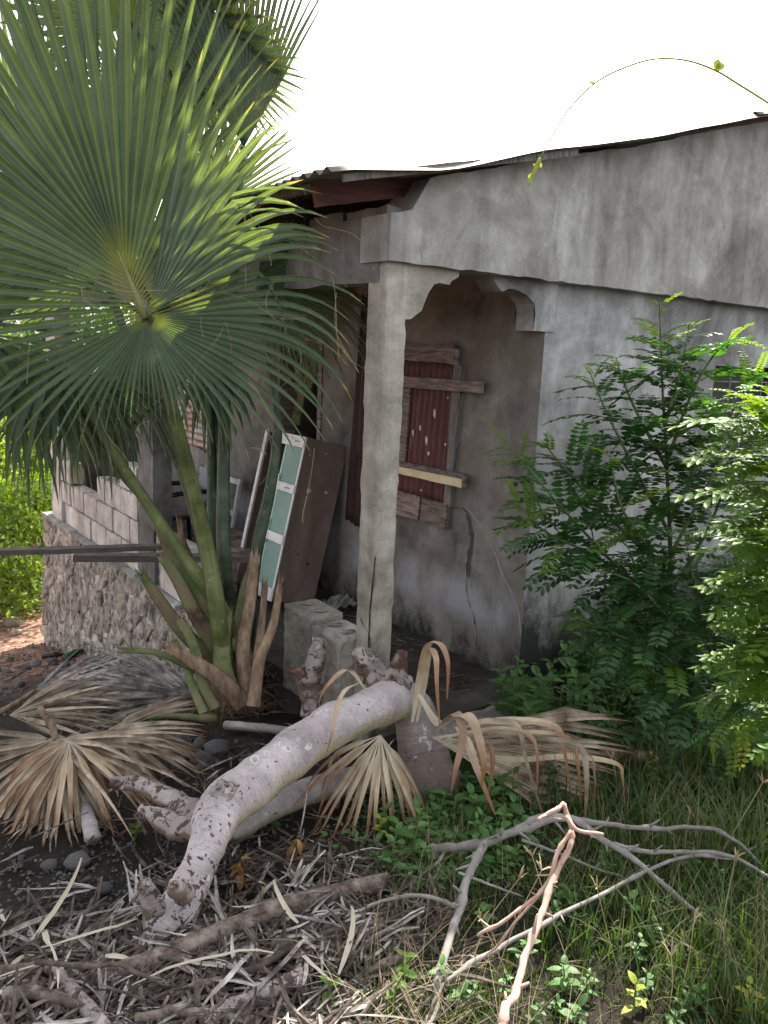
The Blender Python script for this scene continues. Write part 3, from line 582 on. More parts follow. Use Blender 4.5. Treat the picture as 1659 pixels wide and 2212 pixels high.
# parapet of concrete blocks, broken down in steps
par = link('parapet_wall', None, house); par.location = Vector((PX0, 6.5, 0)) - wloc(house)
rr = random.Random(8); bl_, bh = 0.40, 0.205
courses = [(0, 4.62, 5.50, 0), (0, 5.84, 7.94, 0.0), (1, 4.95, 5.50, 0), (1, 5.84, 7.94, 0.2), (2, 5.84, 6.86, 0), (2, 7.62, 7.94, 0), (3, 5.84, 6.28, 0)]
for c, ya, yb, sh in courses:
    y = ya - sh
    while y < yb - 0.1:
        a, b = max(y, ya), min(y + bl_, yb)
        if b - a > 0.08:
            gap = rr.uniform(0.012, 0.030)
            mb = MB(); z0 = 0.006 + c * bh
            mb.rbox((PX0 + 0.07 + rr.uniform(-0.006, 0.006), (a + b) / 2, z0 + 0.0985), XA, YA, ZA, 0.065, (b - a) / 2 - gap / 2 - 0.002, 0.0965, cell=0.05, amp=0.004, freq=16, seed=rr.random() * 50, round_=0.005)
            mb.build('block', M['block'], par)
        y += bl_
mb = MB(); mb.abox(PX0 + 0.03, PX0 + 0.11, 5.86, 7.93, 0.004, 0.40); mb.abox(PX0 + 0.03, PX0 + 0.11, 5.86, 6.84, 0.40, 0.61); mb.abox(PX0 + 0.03, PX0 + 0.11, 4.98, 5.5, 0.004, 0.39)
mb.build('mortar_core', M['mortar'], par)

# roof sheets (corrugation runs up the slope), rafters, boards
roof = link('roof', None, house); roof.location = Vector((4.2, 5.7, 2.8)) - wloc(house)
def sheet(x0, x1, y0, y1, dz, parent, pitch=0.076, amp=0.011, seedv=0, name='corrugated_sheet', mat=None):
    ny_ = int((y1 - y0) / pitch * 8); xs = [x0 + (x1 - x0) * i / max(1, int((x1 - x0) / 0.1)) for i in range(int((x1 - x0) / 0.1) + 1)]
    V = []
    for x in xs:
        for j in range(ny_ + 1):
            y = y0 + (y1 - y0) * j / ny_
            xx = x
            if x == xs[0]: xx += 0.03 * noise.noise(Vector((0, y * 3, seedv)))
            V.append((xx, y, rz(x) + dz + amp * sin(2 * pi * (y + 0.02) / pitch) + 0.012 * noise.noise(Vector((x * 2, y * 1.5, seedv)))))
    n = ny_ + 1
    F = [(i * n + j, (i + 1) * n + j, (i + 1) * n + j + 1, i * n + j + 1) for i in range(len(xs) - 1) for j in range(ny_)]
    o = mk(name, V, F, mat or M['roofmetal'], parent, smooth=True)
    md = o.modifiers.new('thickness', 'SOLIDIFY'); md.thickness = 0.0015; return o
k = 0; y = 2.62
while y < 8.7:
    sheet(1.66 + 0.05 * (k % 3), 4.5, y, y + 0.80, 0.022 + 0.006 * (k % 2), roof, seedv=k); sheet(4.4, 7.2, y, y + 0.80, 0.034 + 0.006 * (k % 2), roof, seedv=k + 20); sheet(7.2, 9.4, y, y + 0.8, 0.03 + 0.006 * (k % 2), roof, seedv=k + 40)
    y += 0.76; k += 1
def plank3(p, q, w, th, up, mat, name, parent, cell=0.06, amp=0.002, seed=0, origin=None):
    p, q = Vector(p), Vector(q); ax = (q - p).normalized(); az = (up - ax * up.dot(ax)).normalized(); ay = az.cross(ax)
    mb = MB(); mb.rbox((p + q) / 2, ax, ay, az, (q - p).length / 2, th / 2, w / 2, cell=cell, amp=amp, freq=14, seed=seed, round_=0.002)
    return mb.build(name, mat, parent, origin=origin)
plank3((1.73, 2.655, rz(1.73) - 0.012), (3.0, 2.655, rz(3.0) - 0.012), 0.03, 0.02, ZA, M['plankgrey'], 'barge_board', house)
a, b = ony(679, 424, 2.90), ony(925, 398, 2.90)
plank3(a, b, 0.085, 0.03, ZA, M['redwood'], 'rafter', house)
for k, yy in enumerate((3.6, 4.4, 5.2, 6.0, 6.8, 7.6, 8.3)):
    plank3((1.74, yy, rz(1.74) - 0.06), (3.3, yy, rz(3.3) - 0.06), 0.085, 0.035, ZA, M['redwood'], 'rafter', house, cell=0.2, seed=k)
for xx in (1.78, 2.4, 3.0): 
    plank3((xx, 2.93, rz(xx) - 0.01), (xx, 8.6, rz(xx) - 0.01), 0.03, 0.04, ZA, M['plankgrey'], 'purlin', house, cell=0.3, seed=xx)
mb = MB(); p = ony(880, 430, 2.97); mb.abox(p.x - 0.015, p.x + 0.015, 2.955, 2.985, p.z - 0.05, p.z + 0.06); mb.build('stud', M['redwood'], house)

# boarded window in the side wall
bw = link('boarded_window', None, house); bw.location = Vector((WX, 3.75, 0.75)) - wloc(house)
def w3(x, y, off=0.0): return onx(*z3(x, y), WX - off)
def quadboard(name, pts, off, th, mat, parent, split=0, seed=0, fr=onx, wave=0.0):
    """board given by its four photo corners (tl,tr,br,bl) laid on the wall plane at distance off"""
    Q = [w3(a, b, off) for a, b in pts]; mb = MB(); nu, nv = 10, 3; V = []
    for j in range(nv + 1):
        for i in range(nu + 1):
            t, s = i / nu, j / nv
            p = Q[0].lerp(Q[1], t).lerp(Q[3].lerp(Q[2], t), s)
            e = noise.noise(p * 19 + Vector((seed, 0, 0))) * 0.003
            V.append(p + Vector((0, e, e)) - XA * 0.0015 * noise.noise(p * 30))
    n = nu + 1; m = len(V)
    V += [v + XA * th for v in V]
    F = [(j * n + i, (j + 1) * n + i, (j + 1) * n + i + 1, j * n + i + 1) for j in range(nv) for i in range(nu)]
    F += [tuple(m + q for q in f[::-1]) for f in F]
    ring = [i for i in range(n)] + [j * n + nu for j in range(1, nv + 1)] + [nv * n + i for i in range(nu - 1, -1, -1)] + [j * n for j in range(nv - 1, 0, -1)]
    F += [(ring[i], ring[(i + 1) % len(ring)], m + ring[(i + 1) % len(ring)], m + ring[i]) for i in range(len(ring))]
    return mk(name, V, F, mat, parent)
mb = MB(); q0, q1 = w3(560, 860, 0.003), w3(110, 1960, 0.003)
mb.abox(WX - 0.004, WX + 0.01, w3(540, 1800).y, 4.45, w3(520, 1900).z, 1.78); mb.build('backing_board', M['darkin'], bw)
def corr_v(name, pts, off, pitch, amp, mat, parent, ragged=0.0, th=None):
    Q = [w3(a, b, off) for a, b in pts]; Wd = (Q[1] - Q[0]).length; n = int(Wd / pitch * 8); m_ = 16; V = []
    for j in range(m_ + 1):
        for i in range(n + 1):
            t, s = i / n, j / m_
            p = Q[0].lerp(Q[1], t).lerp(Q[3].lerp(Q[2], t), s)
            if ragged and j in (0, m_): p = p + ZA * ragged * noise.noise(Vector((t * 9, j, 4)))
            V.append(p - XA * amp * sin(2 * pi * t * Wd / pitch) - XA * 0.002 * noise.noise(p * 8))
    F = [(j * (n + 1) + i, (j + 1) * (n + 1) + i, (j + 1) * (n + 1) + i + 1, j * (n + 1) + i + 1) for j in range(m_) for i in range(n)]
    o = mk(name, V, F, mat, parent, smooth=True); md = o.modifiers.new('thickness', 'SOLIDIFY'); md.thickness = 0.002; return o
corr_v('corrugated_sheet', [(60, 808), (552, 850), (465, 1962), (-60, 1830)], 0.028, 0.052, 0.008, M['rust_v'], bw)
quadboard('plank', [(60, 690), (356, 708), (356, 838), (60, 812)], 0.034, 0.016, M['plankred'], bw, seed=1)
quadboard('plank', [(358, 706), (548, 700), (552, 856), (358, 832)], 0.036, 0.016, M['plankred'], bw, seed=2)
quadboard('plank', [(556, 732), (582, 734), (574, 860), (552, 858)], 0.03, 0.02, M['plankred'], bw, seed=3)
quadboard('frame_post', [(552, 858), (618, 866), (590, 1110), (522, 1100)], 0.03, 0.035, M['plankgrey'], bw, seed=4)
quadboard('frame_post', [(524, 1070), (598, 1080), (530, 1800), (482, 1790)], 0.032, 0.035, M['plankgrey'], bw, seed=5)
quadboard('frame_post', [(482, 1790), (536, 1800), (520, 1985), (464, 1965)], 0.03, 0.035, M['plankgrey'], bw, seed=6)
quadboard('frame_post', [(148, 1040), (205, 1044), (160, 1640), (112, 1630)], 0.042, 0.012, M['plankred'], bw, seed=7)
quadboard('crossbar', [(100, 946), (770, 994), (764, 1086), (100, 1030)], 0.058, 0.022, M['plankred'], bw, seed=8)
quadboard('crossbar', [(60, 1608), (640, 1726), (638, 1834), (60, 1702)], 0.058, 0.022, M['plankh'], bw, seed=9)
quadboard('cream_strip', [(60, 1652), (614, 1764), (610, 1832), (60, 1706)], 0.061, 0.003, M['cream'], bw, seed=10)
quadboard('plank', [(60, 1840), (284, 1900), (262, 2084), (40, 2030)], 0.036, 0.016, M['plankred'], bw, seed=11)
quadboard('plank', [(300, 1908), (500, 1962), (482, 2150), (284, 2096)], 0.036, 0.016, M['plankred'], bw, seed=12)
quadboard('plank', [(486, 1960), (516, 1970), (500, 2148), (476, 2140)], 0.024, 0.02, M['plankgrey'], bw, seed=13)
for (x, y, w, h) in ((400, 1245, 24, 75), (286, 1358, 18, 60), (228, 1400, 14, 66), (334, 1455, 24, 80), (352, 1560, 22, 45), (484, 1490, 18, 26), (505, 1120, 10, 26), (292, 1850, 12, 24)):
    mb = MB(); P = []
    rr2 = random.Random(x)
    for k in range(9):
        t = 2 * pi * k / 9; f = rr2.uniform(0.6, 1.1); P.append(w3(x + cos(t) * w / 2 * f, y + sin(t) * h / 2 * f, 0.0385))
    mb.add(P, [tuple(range(9))]); mb.build('paint_flake', M['flake'], bw)
# dark corrugated strip left of the pillar
corr_v('corrugated_sheet', [((782 - 829.4) / 0.2735, (640 - 553) / 0.2735), ((800 - 829.4) / 0.2735, (640 - 553) / 0.2735), ((778 - 829.4) / 0.2735, (1140 - 553) / 0.2735), ((745 - 829.4) / 0.2735, (1120 - 553) / 0.2735)], 0.05, 0.05, 0.008, M['rust_dark'], bw, ragged=0.04)

# zinc-covered far window in the side wall
zw = link('sheeted_window', None, house); zw.location = Vector((WX, 7.1, 0.8)) - wloc(house)
def zinc(y0, y1, z0, z1, off):
    n = int((z1 - z0) / 0.06 * 8); V = []
    for j in range(n + 1):
        for i in range(11):
            V.append((WX - off - 0.009 * sin(2 * pi * j / 8), y0 + (y1 - y0) * i / 10 + 0.008 * noise.noise(Vector((i, j * 0.4, 0))), z0 + (z1 - z0) * j / n))
    F = [(j * 11 + i, j * 11 + i + 1, (j + 1) * 11 + i + 1, (j + 1) * 11 + i) for j in range(n) for i in range(10)]
    mk('corrugated_sheet', V, F, M['zinc'], zw, smooth=True)
zinc(6.72, 7.5, 0.80, 1.27, 0.02); zinc(6.78, 7.5, 1.25, 1.95, 0.034)
mb = MB(); mb.abox(WX - 0.03, WX + 0.0, 6.66, 6.72, 0.78, 1.95); mb.build('frame_post', M['plankgrey'], zw)
mb = MB(); mb.tube([(WX - 0.05, 6.74, 0.78), (WX - 0.05, 6.9, 0.80), (WX - 0.045, 7.0, 0.81)], [0.007] * 3, 6); mb.build('bolt', M['iron'], zw)
# chalk initials on the wall
def squiggle(pts, w=0.012, X=WX - 0.003):
    mb = MB(); P = spline([Vector((X, y, z)) for y, z in pts], 4); 
    mb.tube(P, [w / 2] * len(P), 5); return mb
cy0, cz0 = 6.62, 0.66
mbb = MB()
for pts in ([(0.04, 0.05), (0.0, 0.06), (0.02, 0.03), (0.05, 0.02), (0.03, 0.0), (0.0, 0.0)], [(-0.05, 0.05), (-0.08, 0.04), (-0.07, 0.0), (-0.04, 0.01), (-0.05, 0.05)], [(0.0, -0.03), (-0.04, -0.03), (-0.05, -0.07), (0.0, -0.07), (0.0, -0.03)]):
    s2 = squiggle([(cy0 + a, cz0 + b) for a, b in pts], 0.006); mbb.add(s2.V, s2.F)
mbb.build('chalk_mark', M['white'], house)
for pts in (((1196, 560), (1200, 520), (1192, 480), (1199, 440), (1196, 415)), ((1212, 545), (1206, 590), (1210, 610)), ((1236, 455), (1260, 462), (1282, 466)), ((905, 585), (912, 560), (906, 530)), ((1560, 600), (1552, 540), (1566, 480), (1558, 420))):
    P = spline([ony(x_, y_, FY - .0525) for x_, y_ in pts], 12); mb = MB(); P = [p + Vector((noise.noise(p * 60) * .009 + noise.noise(p * 170) * .005, 0, 0)) for p in P]
    mb.strip(P, [.0017 * (1 + 1.1 * noise.noise(p * 90)) for p in P], XA, 0, nrm=YA); mb.build('hairline_crack', M['mortar'], house)
# cracks and pale rivulet on the side wall
def wallstrip(name, pts, w, mat, off=0.003, jag=0.5):
    P = spline([onx(a, b, WX - off) for a, b in pts], 8); mb = MB()
    mb.strip(P, [w * (1 + jag * noise.noise(p * 50) + jag * 0.7 * noise.noise(p * 140)) for p in P], YA, 0, nrm=XA); return mb.build(name, mat, house)
M['crackmat'] = simple('broken_plaster_edge', [(0.3, (0.05, 0.042, 0.036)), (0.7, (0.12, 0.105, 0.09))], 40, bmp=1.0)
M['drip'] = simple('pale_run_mark', [(0.3, (0.24, 0.22, 0.20)), (0.7, (0.31, 0.29, 0.275))], 30, bmp=0.2)
def z5(x, y): return (743 + .2813 * x, 1123 + .2813 * y)
wallstrip('plaster_crack', [(968, 1096), (1003, 1100), (1014, 1130), (1019, 1165), (1012, 1210), (1010, 1245)], 0.034, M['crackmat'])
wallstrip('plaster_crack', [(1007, 1200), (1006, 1245), (1009, 1290), (1020, 1320), (1026, 1350), (1028, 1400)], 0.012, M['mortar'])
wallstrip('run_mark', [(985, 1090), (1010, 1100), (1040, 1140), (1067, 1190), (1085, 1240), (1105, 1280), (1120, 1320), (1124, 1370)], 0.012, M['drip'], 0.002, 0.3)
wallstrip('run_mark', [(1070, 1250), (1066, 1300), (1058, 1370)], 0.006, M['drip'], 0.002, 0.3)
# ------------------------------------------------------------------ cabinet leaning in the porch
CY = 4.60
A0 = ony(*(345.6 + .2917 * 825, 708.5 + .2917 * 2025), CY)
A1 = ony(*(345.6 + .2917 * 1090, 708.5 + .2917 * 810), CY)
A0.z = max(A0.z, 0.02)
eu = (A1 - A0).normalized(); CH = (A1 - A0).length; ed = Vector((eu.z, 0, -eu.x)).normalized(); ew = YA
CD = 0.34
def infront(x, y):
    r = ray(x, y); t = (A0 - CAMP).dot(ed) / r.dot(ed); p = CAMP + r * t; return ((p - A0).dot(ew), (p - A0).dot(eu))
CW = max(0.55, min(1.0, infront(579, 917)[0]))
cab = thing('cabinet', A0, 'tall brown cabinet with white rails and green glass door, leaning back against the porch wall', 'cabinet')
def cbox(name, w0, w1, d0, d1, u0, u1, mat, parent=cab, cell=None):
    mb = MB(); c = A0 + ew * (w0 + w1) / 2 + ed * (d0 + d1) / 2 + eu * (u0 + u1) / 2
    mb.box(c, ew, ed, eu, (w1 - w0) / 2, (d1 - d0) / 2, (u1 - u0) / 2); return mb.build(name, mat, parent)
cbox('side_panel', 0.0, 0.018, 0, CD, 0, CH, M['cabside']); cbox('side_panel', CW - 0.018, CW, 0, CD, 0, CH, M['cabside'])
cbox('top_panel', 0.018, CW - 0.018, 0.002, CD, CH - 0.018, CH - 0.001, M['cabside']); cbox('bottom_panel', 0.018, CW - 0.018, 0.002, CD, 0.001, 0.018, M['cabside'])
cbox('back_panel', 0.018, CW - 0.018, CD - 0.01, CD - 0.002, 0.018, CH - 0.018, M['darkin'])
for u in (0.33, 0.66): cbox('shelf', 0.02, CW - 0.02, 0.06, CD - 0.012, CH * u, CH * u + 0.015, M['cabside'])
DW = infront(345.6 + .2917 * 870, 708.5 + .2917 * 1000)[0]
DW = max(0.2, min(0.32, DW * 0 + CW * 0.42))
door = cbox('glass_door', 0.014, DW, 0.004, 0.010, 0.06, CH - 0.07, M['glassgreen'])
cbox('stile', DW, DW + 0.022, 0.0, 0.014, 0.06, CH - 0.07, M['palegreen'], door)
cbox('door_catch', DW - 0.004, DW + 0.026, -0.012, 0.0, CH * 0.32, CH * 0.47, M['palegreen'], door)
cbox('door_catch', DW - 0.004, DW + 0.026, -0.012, 0.0, CH * 0.70, CH * 0.75, M['palegreen'], door)
cbox('stile', -0.004, 0.012, -0.008, 0.0, 0, CH, M['white'])
cbox('stile', CW - 0.03, CW + 0.004, -0.008, 0.0, 0, CH, M['white']); cbox('stile', CW - 0.05, CW - 0.03, -0.004, 0.006, 0, CH, M['cabside'])
for (u0, u1, w1) in ((CH - 0.075, CH, DW + 0.10), (CH * 0.655, CH * 0.655 + 0.058, DW + 0.10), (CH * 0.345, CH * 0.345 + 0.062, DW + 0.10), (0, 0.085, DW + 0.05)):
    cbox('rail', 0.0, w1, -0.016, -0.0085, u0, u1, M['white'])
    hk = A0 + ew * 0.075 + eu * ((u0 + u1) / 2) - ed * 0.016
    mb = MB(); mb.tube([hk + ew * -.018, hk + ew * -.018 - ed * .012, hk + ew * .018 - ed * .012, hk + ew * .018 - ed * .012 + eu * -.01], [0.0022] * 4, 5)
    if abs(u0 - CH * 0.345) > 0.01: mb.build('hook', M['iron'], cab)
for (w, u, s) in ((0.10, 0.69, 0.017), (0.09, 0.665, 0.008), (0.24, 0.70, 0.012), (0.13, 0.30, 0.008), (0.22, 0.25, 0.012), (0.05, 0.9, 0.006), (0.17, 0.93, 0.006)):
    P = [A0 - ew * 0.0008 + ed * (w + cos(t) * s * (1 + 0.4 * sin(3 * t + w * 9))) + eu * (u * CH + sin(t) * s) for t in [2 * pi * k / 9 for k in range(9)]]
    mb = MB(); mb.add(P, [tuple(range(9))]); mb.build('chipped_spot', M['darkin'] if u < 0.68 else M['flake'], cab)

# curtain, hanging in the doorway
p0, p1 = onx(345.6 + .2917 * 1060, 708.5 + .2917 * 110, WX + 0.02), onx(345.6 + .2917 * 1000, 708.5 + .2917 * 715, WX + 0.02)
V = []; nu, nv = 26, 22
for j in range(nv + 1):
    s = j / nv; z = 1.80 + (p1.z - 1.80) * s; wid = 0.30 * (1 - s) ** 1.3 + 0.14 * (0.5 + 0.6 * s) if s < 0.62 else 0.085 + 0.1 * (s - 0.62)
    cyy = 5.12 + (p1.y - 5.12) * s
    for i in range(nu + 1):
        t = i / nu - 0.5; V.append((WX + 0.03 + 0.018 * sin(t * 34 + s * 2), cyy + t * wid, z))
F = [(j * (nu + 1) + i, j * (nu + 1) + i + 1, (j + 1) * (nu + 1) + i + 1, (j + 1) * (nu + 1) + i) for j in range(nv) for i in range(nu)]
tag(mk('curtain', V, F, M['cloth'], smooth=True, origin=(WX + 0.03, 5.12, 1.8)), 'knotted olive patterned curtain hanging in the dark doorway', 'curtain')

# black plastic chair toppled in the porch, white metal frame, low bench
def legs(mb, P, r, n=8): mb.tube(P, [r] * len(P), n)
c0 = onx(380, 1100, 2.45); c0.z = 0
chair = thing('plastic_chair', c0, 'black plastic chair standing in the porch behind the broken block wall', 'chair')
mb = MB(); mb.rbox(c0 + Vector((0, 0, 0.40)), XA, YA, ZA, 0.2, 0.21, 0.018, cell=0.06, amp=0.004, round_=0.02); mb.build('seat', M['blackplastic'], chair, True)
ax = Vector((0.3, 0, 0.95)).normalized()
mb = MB(); mb.rbox(c0 + Vector((0.24, 0, 0.60)), ax.cross(YA), YA, ax, 0.014, 0.2, 0.2, cell=0.05, amp=0.004, round_=0.03); mb.build('backrest', M['blackplastic'], chair, True)
for s in (-1, 1):
    mb = MB(); legs(mb, spline([c0 + Vector((-0.19, s * 0.22, 0.40)), c0 + Vector((-0.17, s * 0.23, 0.58)), c0 + Vector((0.05, s * 0.23, 0.61)), c0 + Vector((0.24, s * 0.21, 0.60))], 4), 0.02); mb.build('armrest', M['blackplastic'], chair, True)
    for q in (-1, 1):
        mb = MB(); legs(mb, [c0 + Vector((q * 0.17, s * 0.18, 0.40)), c0 + Vector((q * 0.22, s * 0.22, 0.0))], 0.018); mb.build('leg', M['blackplastic'], chair)
tubc = onx(372, 1140, 2.35)
f0 = Vector((2.9, 6.05, 0.0)); fr = thing('metal_frame', f0, 'old white painted frame propped against the wall below the zinc sheets', 'frame')
up = Vector((0.17, 0, 0.98)).normalized()
for s in (0, 1):
    mb = MB(); mb.box(f0 + YA * (s * 0.46) + up * 0.33, up.cross(YA), YA, up, 0.012, 0.018, 0.33); mb.build('upright', M['white'], fr)
for u in (0.05, 0.36, 0.63):
    mb = MB(); mb.box(f0 + YA * 0.23 + up * u + up.cross(YA) * 0.001, up.cross(YA), YA, up, 0.010, 0.211, 0.022); mb.build('rail', M['white'], fr)
b0 = Vector((2.62, 5.25, 0.0)); bench = thing('wooden_bench', b0, 'low slatted wooden bench on the porch left of the leaning cabinet', 'bench')
for k in range(4):
    mb = MB(); mb.rbox(b0 + Vector((-0.14 + k * 0.095, 0.15, 0.30)), XA, YA, ZA, 0.04, 0.36, 0.012, cell=0.1, amp=0.003, seed=k); mb.build('slat', M['plankred'], bench)
for sx in (-1, 1):
    for sy in (-1, 1):
        mb = MB(); mb.abox(b0.x + sx * 0.13 - 0.02, b0.x + sx * 0.13 + 0.02, b0.y + 0.15 + sy * 0.3 - 0.02, b0.y + 0.15 + sy * 0.3 + 0.02, 0.0, 0.287); mb.build('leg', M['plankred'], bench)
# paper / plastic scrap by the cabinet
p = onz(735, 1310, 0.03); V = []
for j in range(7):
    for i in range(7): V.append(p + Vector((i * 0.035 - 0.1, j * 0.035 - 0.1, 0.02 + 0.05 * abs(noise.noise(Vector((i * 0.5, j * 0.5, 1)))) + 0.012 * ((i + j) % 2))))
F = [(j * 7 + i, j * 7 + i + 1, (j + 1) * 7 + i + 1, (j + 1) * 7 + i) for j in range(6) for i in range(6)]
tag(mk('cardboard_scrap', V, F, M['cinder'], origin=p), 'crumpled grey cardboard scrap on the porch floor right of the cabinet', 'scrap')

# two long planks lying across in front of the block wall
def freeplank(p, q, w, th, label, mat, seed):
    o = plank3(p, q, w, th, ZA, mat, 'wooden_plank', None, cell=0.08, amp=0.003, seed=seed, origin=(p + q) / 2); return tag(o, label, 'plank')
freeplank(atd(-60, 1194, 3.9), atd(385, 1180, 4.45), 0.028, 0.07, 'long thin plank reaching in from the frame edge, above the shorter one', M['plankx'], 1)
freeplank(atd(160, 1203, 4.55), atd(545, 1206, 4.75), 0.04, 0.08, 'shorter grey plank with a cut end lying just below the long plank', M['plankx'], 2)

# cinder blocks stood on end at the porch edge
def cblock(px, top, w, h, X, ydep, label, tilt=0.0, seed=0):
    p = onx(px, top, X); b = Vector((X + 0.0, p.y - w / 2, p.z - h)); t = thing('concrete_block', b, label, 'block', 'loose concrete blocks at the porch edge')
    cx_, cy_ = b.x + 0.1, b.y
    mb = MB(); mb.rbox((cx_, cy_, b.z + h / 2), XA, YA, ZA, .1, w / 2, h / 2, cell=0.014, amp=0.006, freq=26, seed=seed, round_=0.006); mb.build('shell', M['pillar'], t)
    for s in (-1, 1):
        mb = MB(); P = [Vector((cx_ + .04 * cos(q) * (1 + .15 * sin(3 * q)), cy_ + s * w * .23 + w * .11 * sin(q), b.z + h + .004)) for q in [2 * pi * k / 12 for k in range(12)]]
        mb.add(P, [tuple(range(12))]); mb.build('core_shade', M['mortar'], t)  # flat dark ovals standing for the shade in the hollow cores
cblock(612, 1303, 0.27, 0.46, 2.00, 0, 'pitted concrete block farther from the pillar, behind the cut palm stems', seed=1)
cblock(672, 1350, 0.24, 0.46, 1.97, 0, 'pitted concrete block nearest the pillar foot', seed=2)

# ------------------------------------------------------------------ fan palm
palm_base = ong(505, 1535)
palm = thing('fan_palm', palm_base, 'large green fan palm with cut leaf stems in front of the rubble wall', 'palm tree')
def ribbon_seg(mb, P, W, S, Nn, fold):
    m = len(P); V = []
    for i in range(m):
        V += [P[i] - S[i] * W[i] / 2, P[i] + Nn[i] * fold * W[i], P[i] + S[i] * W[i] / 2]; mb.A += [(i / (m - 1), 1, 0), (i / (m - 1), 0, 0), (i / (m - 1), 1, 0)]
    F = []
    for i in range(m - 1): F += [(3 * i, 3 * i + 1, 3 * i + 4, 3 * i + 3), (3 * i + 1, 3 * i + 2, 3 * i + 5, 3 * i + 4)]
    mb.add(V, F)
def frond(hub, R_, U_, keys, n, fuse, mat, parent, as_objects=True, costa=None, dish=0.25, seed=0, fold=0.42, sag=0.5, curl=0.0, name='frond', wmax=None, seglab='leaf_segment', rings=13, floor=None, jit=0.0):
    """fan leaf: hub point; R_,U_ span its plane; keys = [(angle from up, length, droop)];
       costa = (angle, length) mid-rib running into the blade"""
    R_ = R_.normalized(); U_ = (U_ - R_ * U_.dot(R_)).normalized(); Nn = R_.cross(U_)          # towards the viewer side
    if Nn.dot(CAMP - hub) < 0: Nn = -Nn
    ka = [k[0] for k in keys]; kl = [k[1] for k in keys]; kd = [k[2] for k in keys]
    fr = link(name, None, parent); fr.location = hub - wloc(parent)
    rr = random.Random(seed); dth = rad((ka[-1] - ka[0]) / n); allmb = MB()
    for i in range(n):
        adeg = ka[0] + (ka[-1] - ka[0]) * (i + 0.5) / n; a = rad(adeg)
        L = interp(adeg, ka, kl) * rr.uniform(0.93, 1.05); dr = interp(adeg, ka, kd) * rr.uniform(0.7, 1.35)
        a += rr.gauss(0, jit); L *= 1 - abs(rr.gauss(0, jit * 2.2))
        d = (U_ * cos(a) + R_ * sin(a) + Nn * rr.gauss(0, jit * 1.6)); side = (R_ * cos(a) - U_ * sin(a))
        start = hub.copy()
        if costa:
            da = abs(adeg - costa[0]); da = min(da, 360 - da)
            f = max(0.0, 1 - da / 95.0) ** 1.2; cd_ = U_ * cos(rad(costa[0])) + R_ * sin(rad(costa[0]))
            start = hub + cd_ * costa[1] * f + Nn * 0.02 * f
            L2 = L - costa[1] * f * 0.6
        else: L2 = L
        rf = fuse * rr.uniform(0.85, 1.15); P = [start.copy()]; S = [side]; NN = [Nn]; W = [0.003]
        dirv = (d + Nn * dish).normalized(); p = start.copy(); stp = L2 / (rings - 1); twist = rr.uniform(-0.5, 0.5); kink = rr.random() < 0.14
        for k in range(1, rings):
            s = k / (rings - 1)
            if s > rf * 0.8:
                q = (s - rf * 0.8) / (1 - rf * 0.8)
                dirv = (dirv + Vector((0, 0, -1)) * dr * sag * q * (2.2 / rings) * 2 + Nn * curl * q / rings).normalized()
                if kink and 0.45 < q < 0.6: dirv = (dirv + Vector((0, 0, -1)) * 0.6 * max(dr, .15)).normalized()
            elif k > 1: dirv = (dirv - Nn * dish * 0.12).normalized()
            p = p + dirv * stp
            if floor is not None and p.z < G0(p.x, p.y) + floor: p.z = G0(p.x, p.y) + floor + rr.uniform(0, .02)
            P.append(p.copy())
            r = s * L2 if not costa else s * L2
            wf = 2 * r * math.tan(dth / 2) * 1.04 + (0.013 * f if costa else 0)
            wm = wmax or 2 * rf * L2 * math.tan(dth / 2)
            w = min(wf, wm)
            if s > rf: w = wm * max(0.03, (1 - (s - rf) / (1 - rf)) ** 0.75)
            W.append(w); q = max(0, (s - rf) / (1 - rf)); sd = (side - dirv * side.dot(dirv)).normalized(); nn = dirv.cross(sd).normalized()
            if nn.dot(Nn) < 0: nn = -nn
            an = twist * q; S.append(sd * cos(an) + nn * sin(an)); NN.append(nn * cos(an) - sd * sin(an))
        mb = MB() if as_objects else allmb
        ribbon_seg(mb, P, W, S, NN, -fold)
        if as_objects:
            mb.build(seglab, mat, fr, smooth=False)
    if not as_objects:
        o = allmb.build('blade', mat, fr)
        # one part holding many segments: keep them as one leaf blade
    if costa:
        cd_ = U_ * cos(rad(costa[0])) + R_ * sin(rad(costa[0])); P = [hub + cd_ * costa[1] * t + Nn * (0.012 + 0.02 * t) for t in (0, .25, .5, .75, 1.0)]
        mb = MB(); mb.tube(P, [0.019, 0.015, 0.010, 0.006, 0.002], 8); mb.build('midrib', M['ribyellow'], fr, True)
    return fr
def petiole(fr, pts, radii, mat, name='stem'):
    P = spline(pts, 5); R = lerpl(radii, 5); mb = MB(); mb.tube(P, R, 10, rough=0.05, freq=20); return mb.build(name, mat, fr, True)
camR = RT.copy(); camU = (UP * 0.97 + ZA * 0.1).normalized()
def q_(x): return x / 543.0
D_A = 3.05; hubA = atd(315, 688, D_A)
backv = FW
keysA = [(-180, q_(190), 1.0), (-160, q_(240), 0.9), (-135, q_(350), .5), (-110, q_(450), .22), (-85, q_(500), .12), (-60, q_(640), .04), (-30, q_(800), .0), (0, q_(800), .0), (18, q_(680), .05), (30, q_(520), .45), (45, q_(455), 1.0), (60, q_(445), 1.35), (80, q_(470), 1.45), (100, q_(480), 1.2), (120, q_(420), 1.0), (145, q_(300), 1.0), (165, q_(220), 1.0), (180, q_(190), 1.0)]
fA = frond(hubA, camR + FW * 0.15, camU - FW * 0.12, keysA, 84, 0.44, M['palm'], palm, True, costa=(-21, 0.26), dish=0.16, seed=3, sag=0.62)
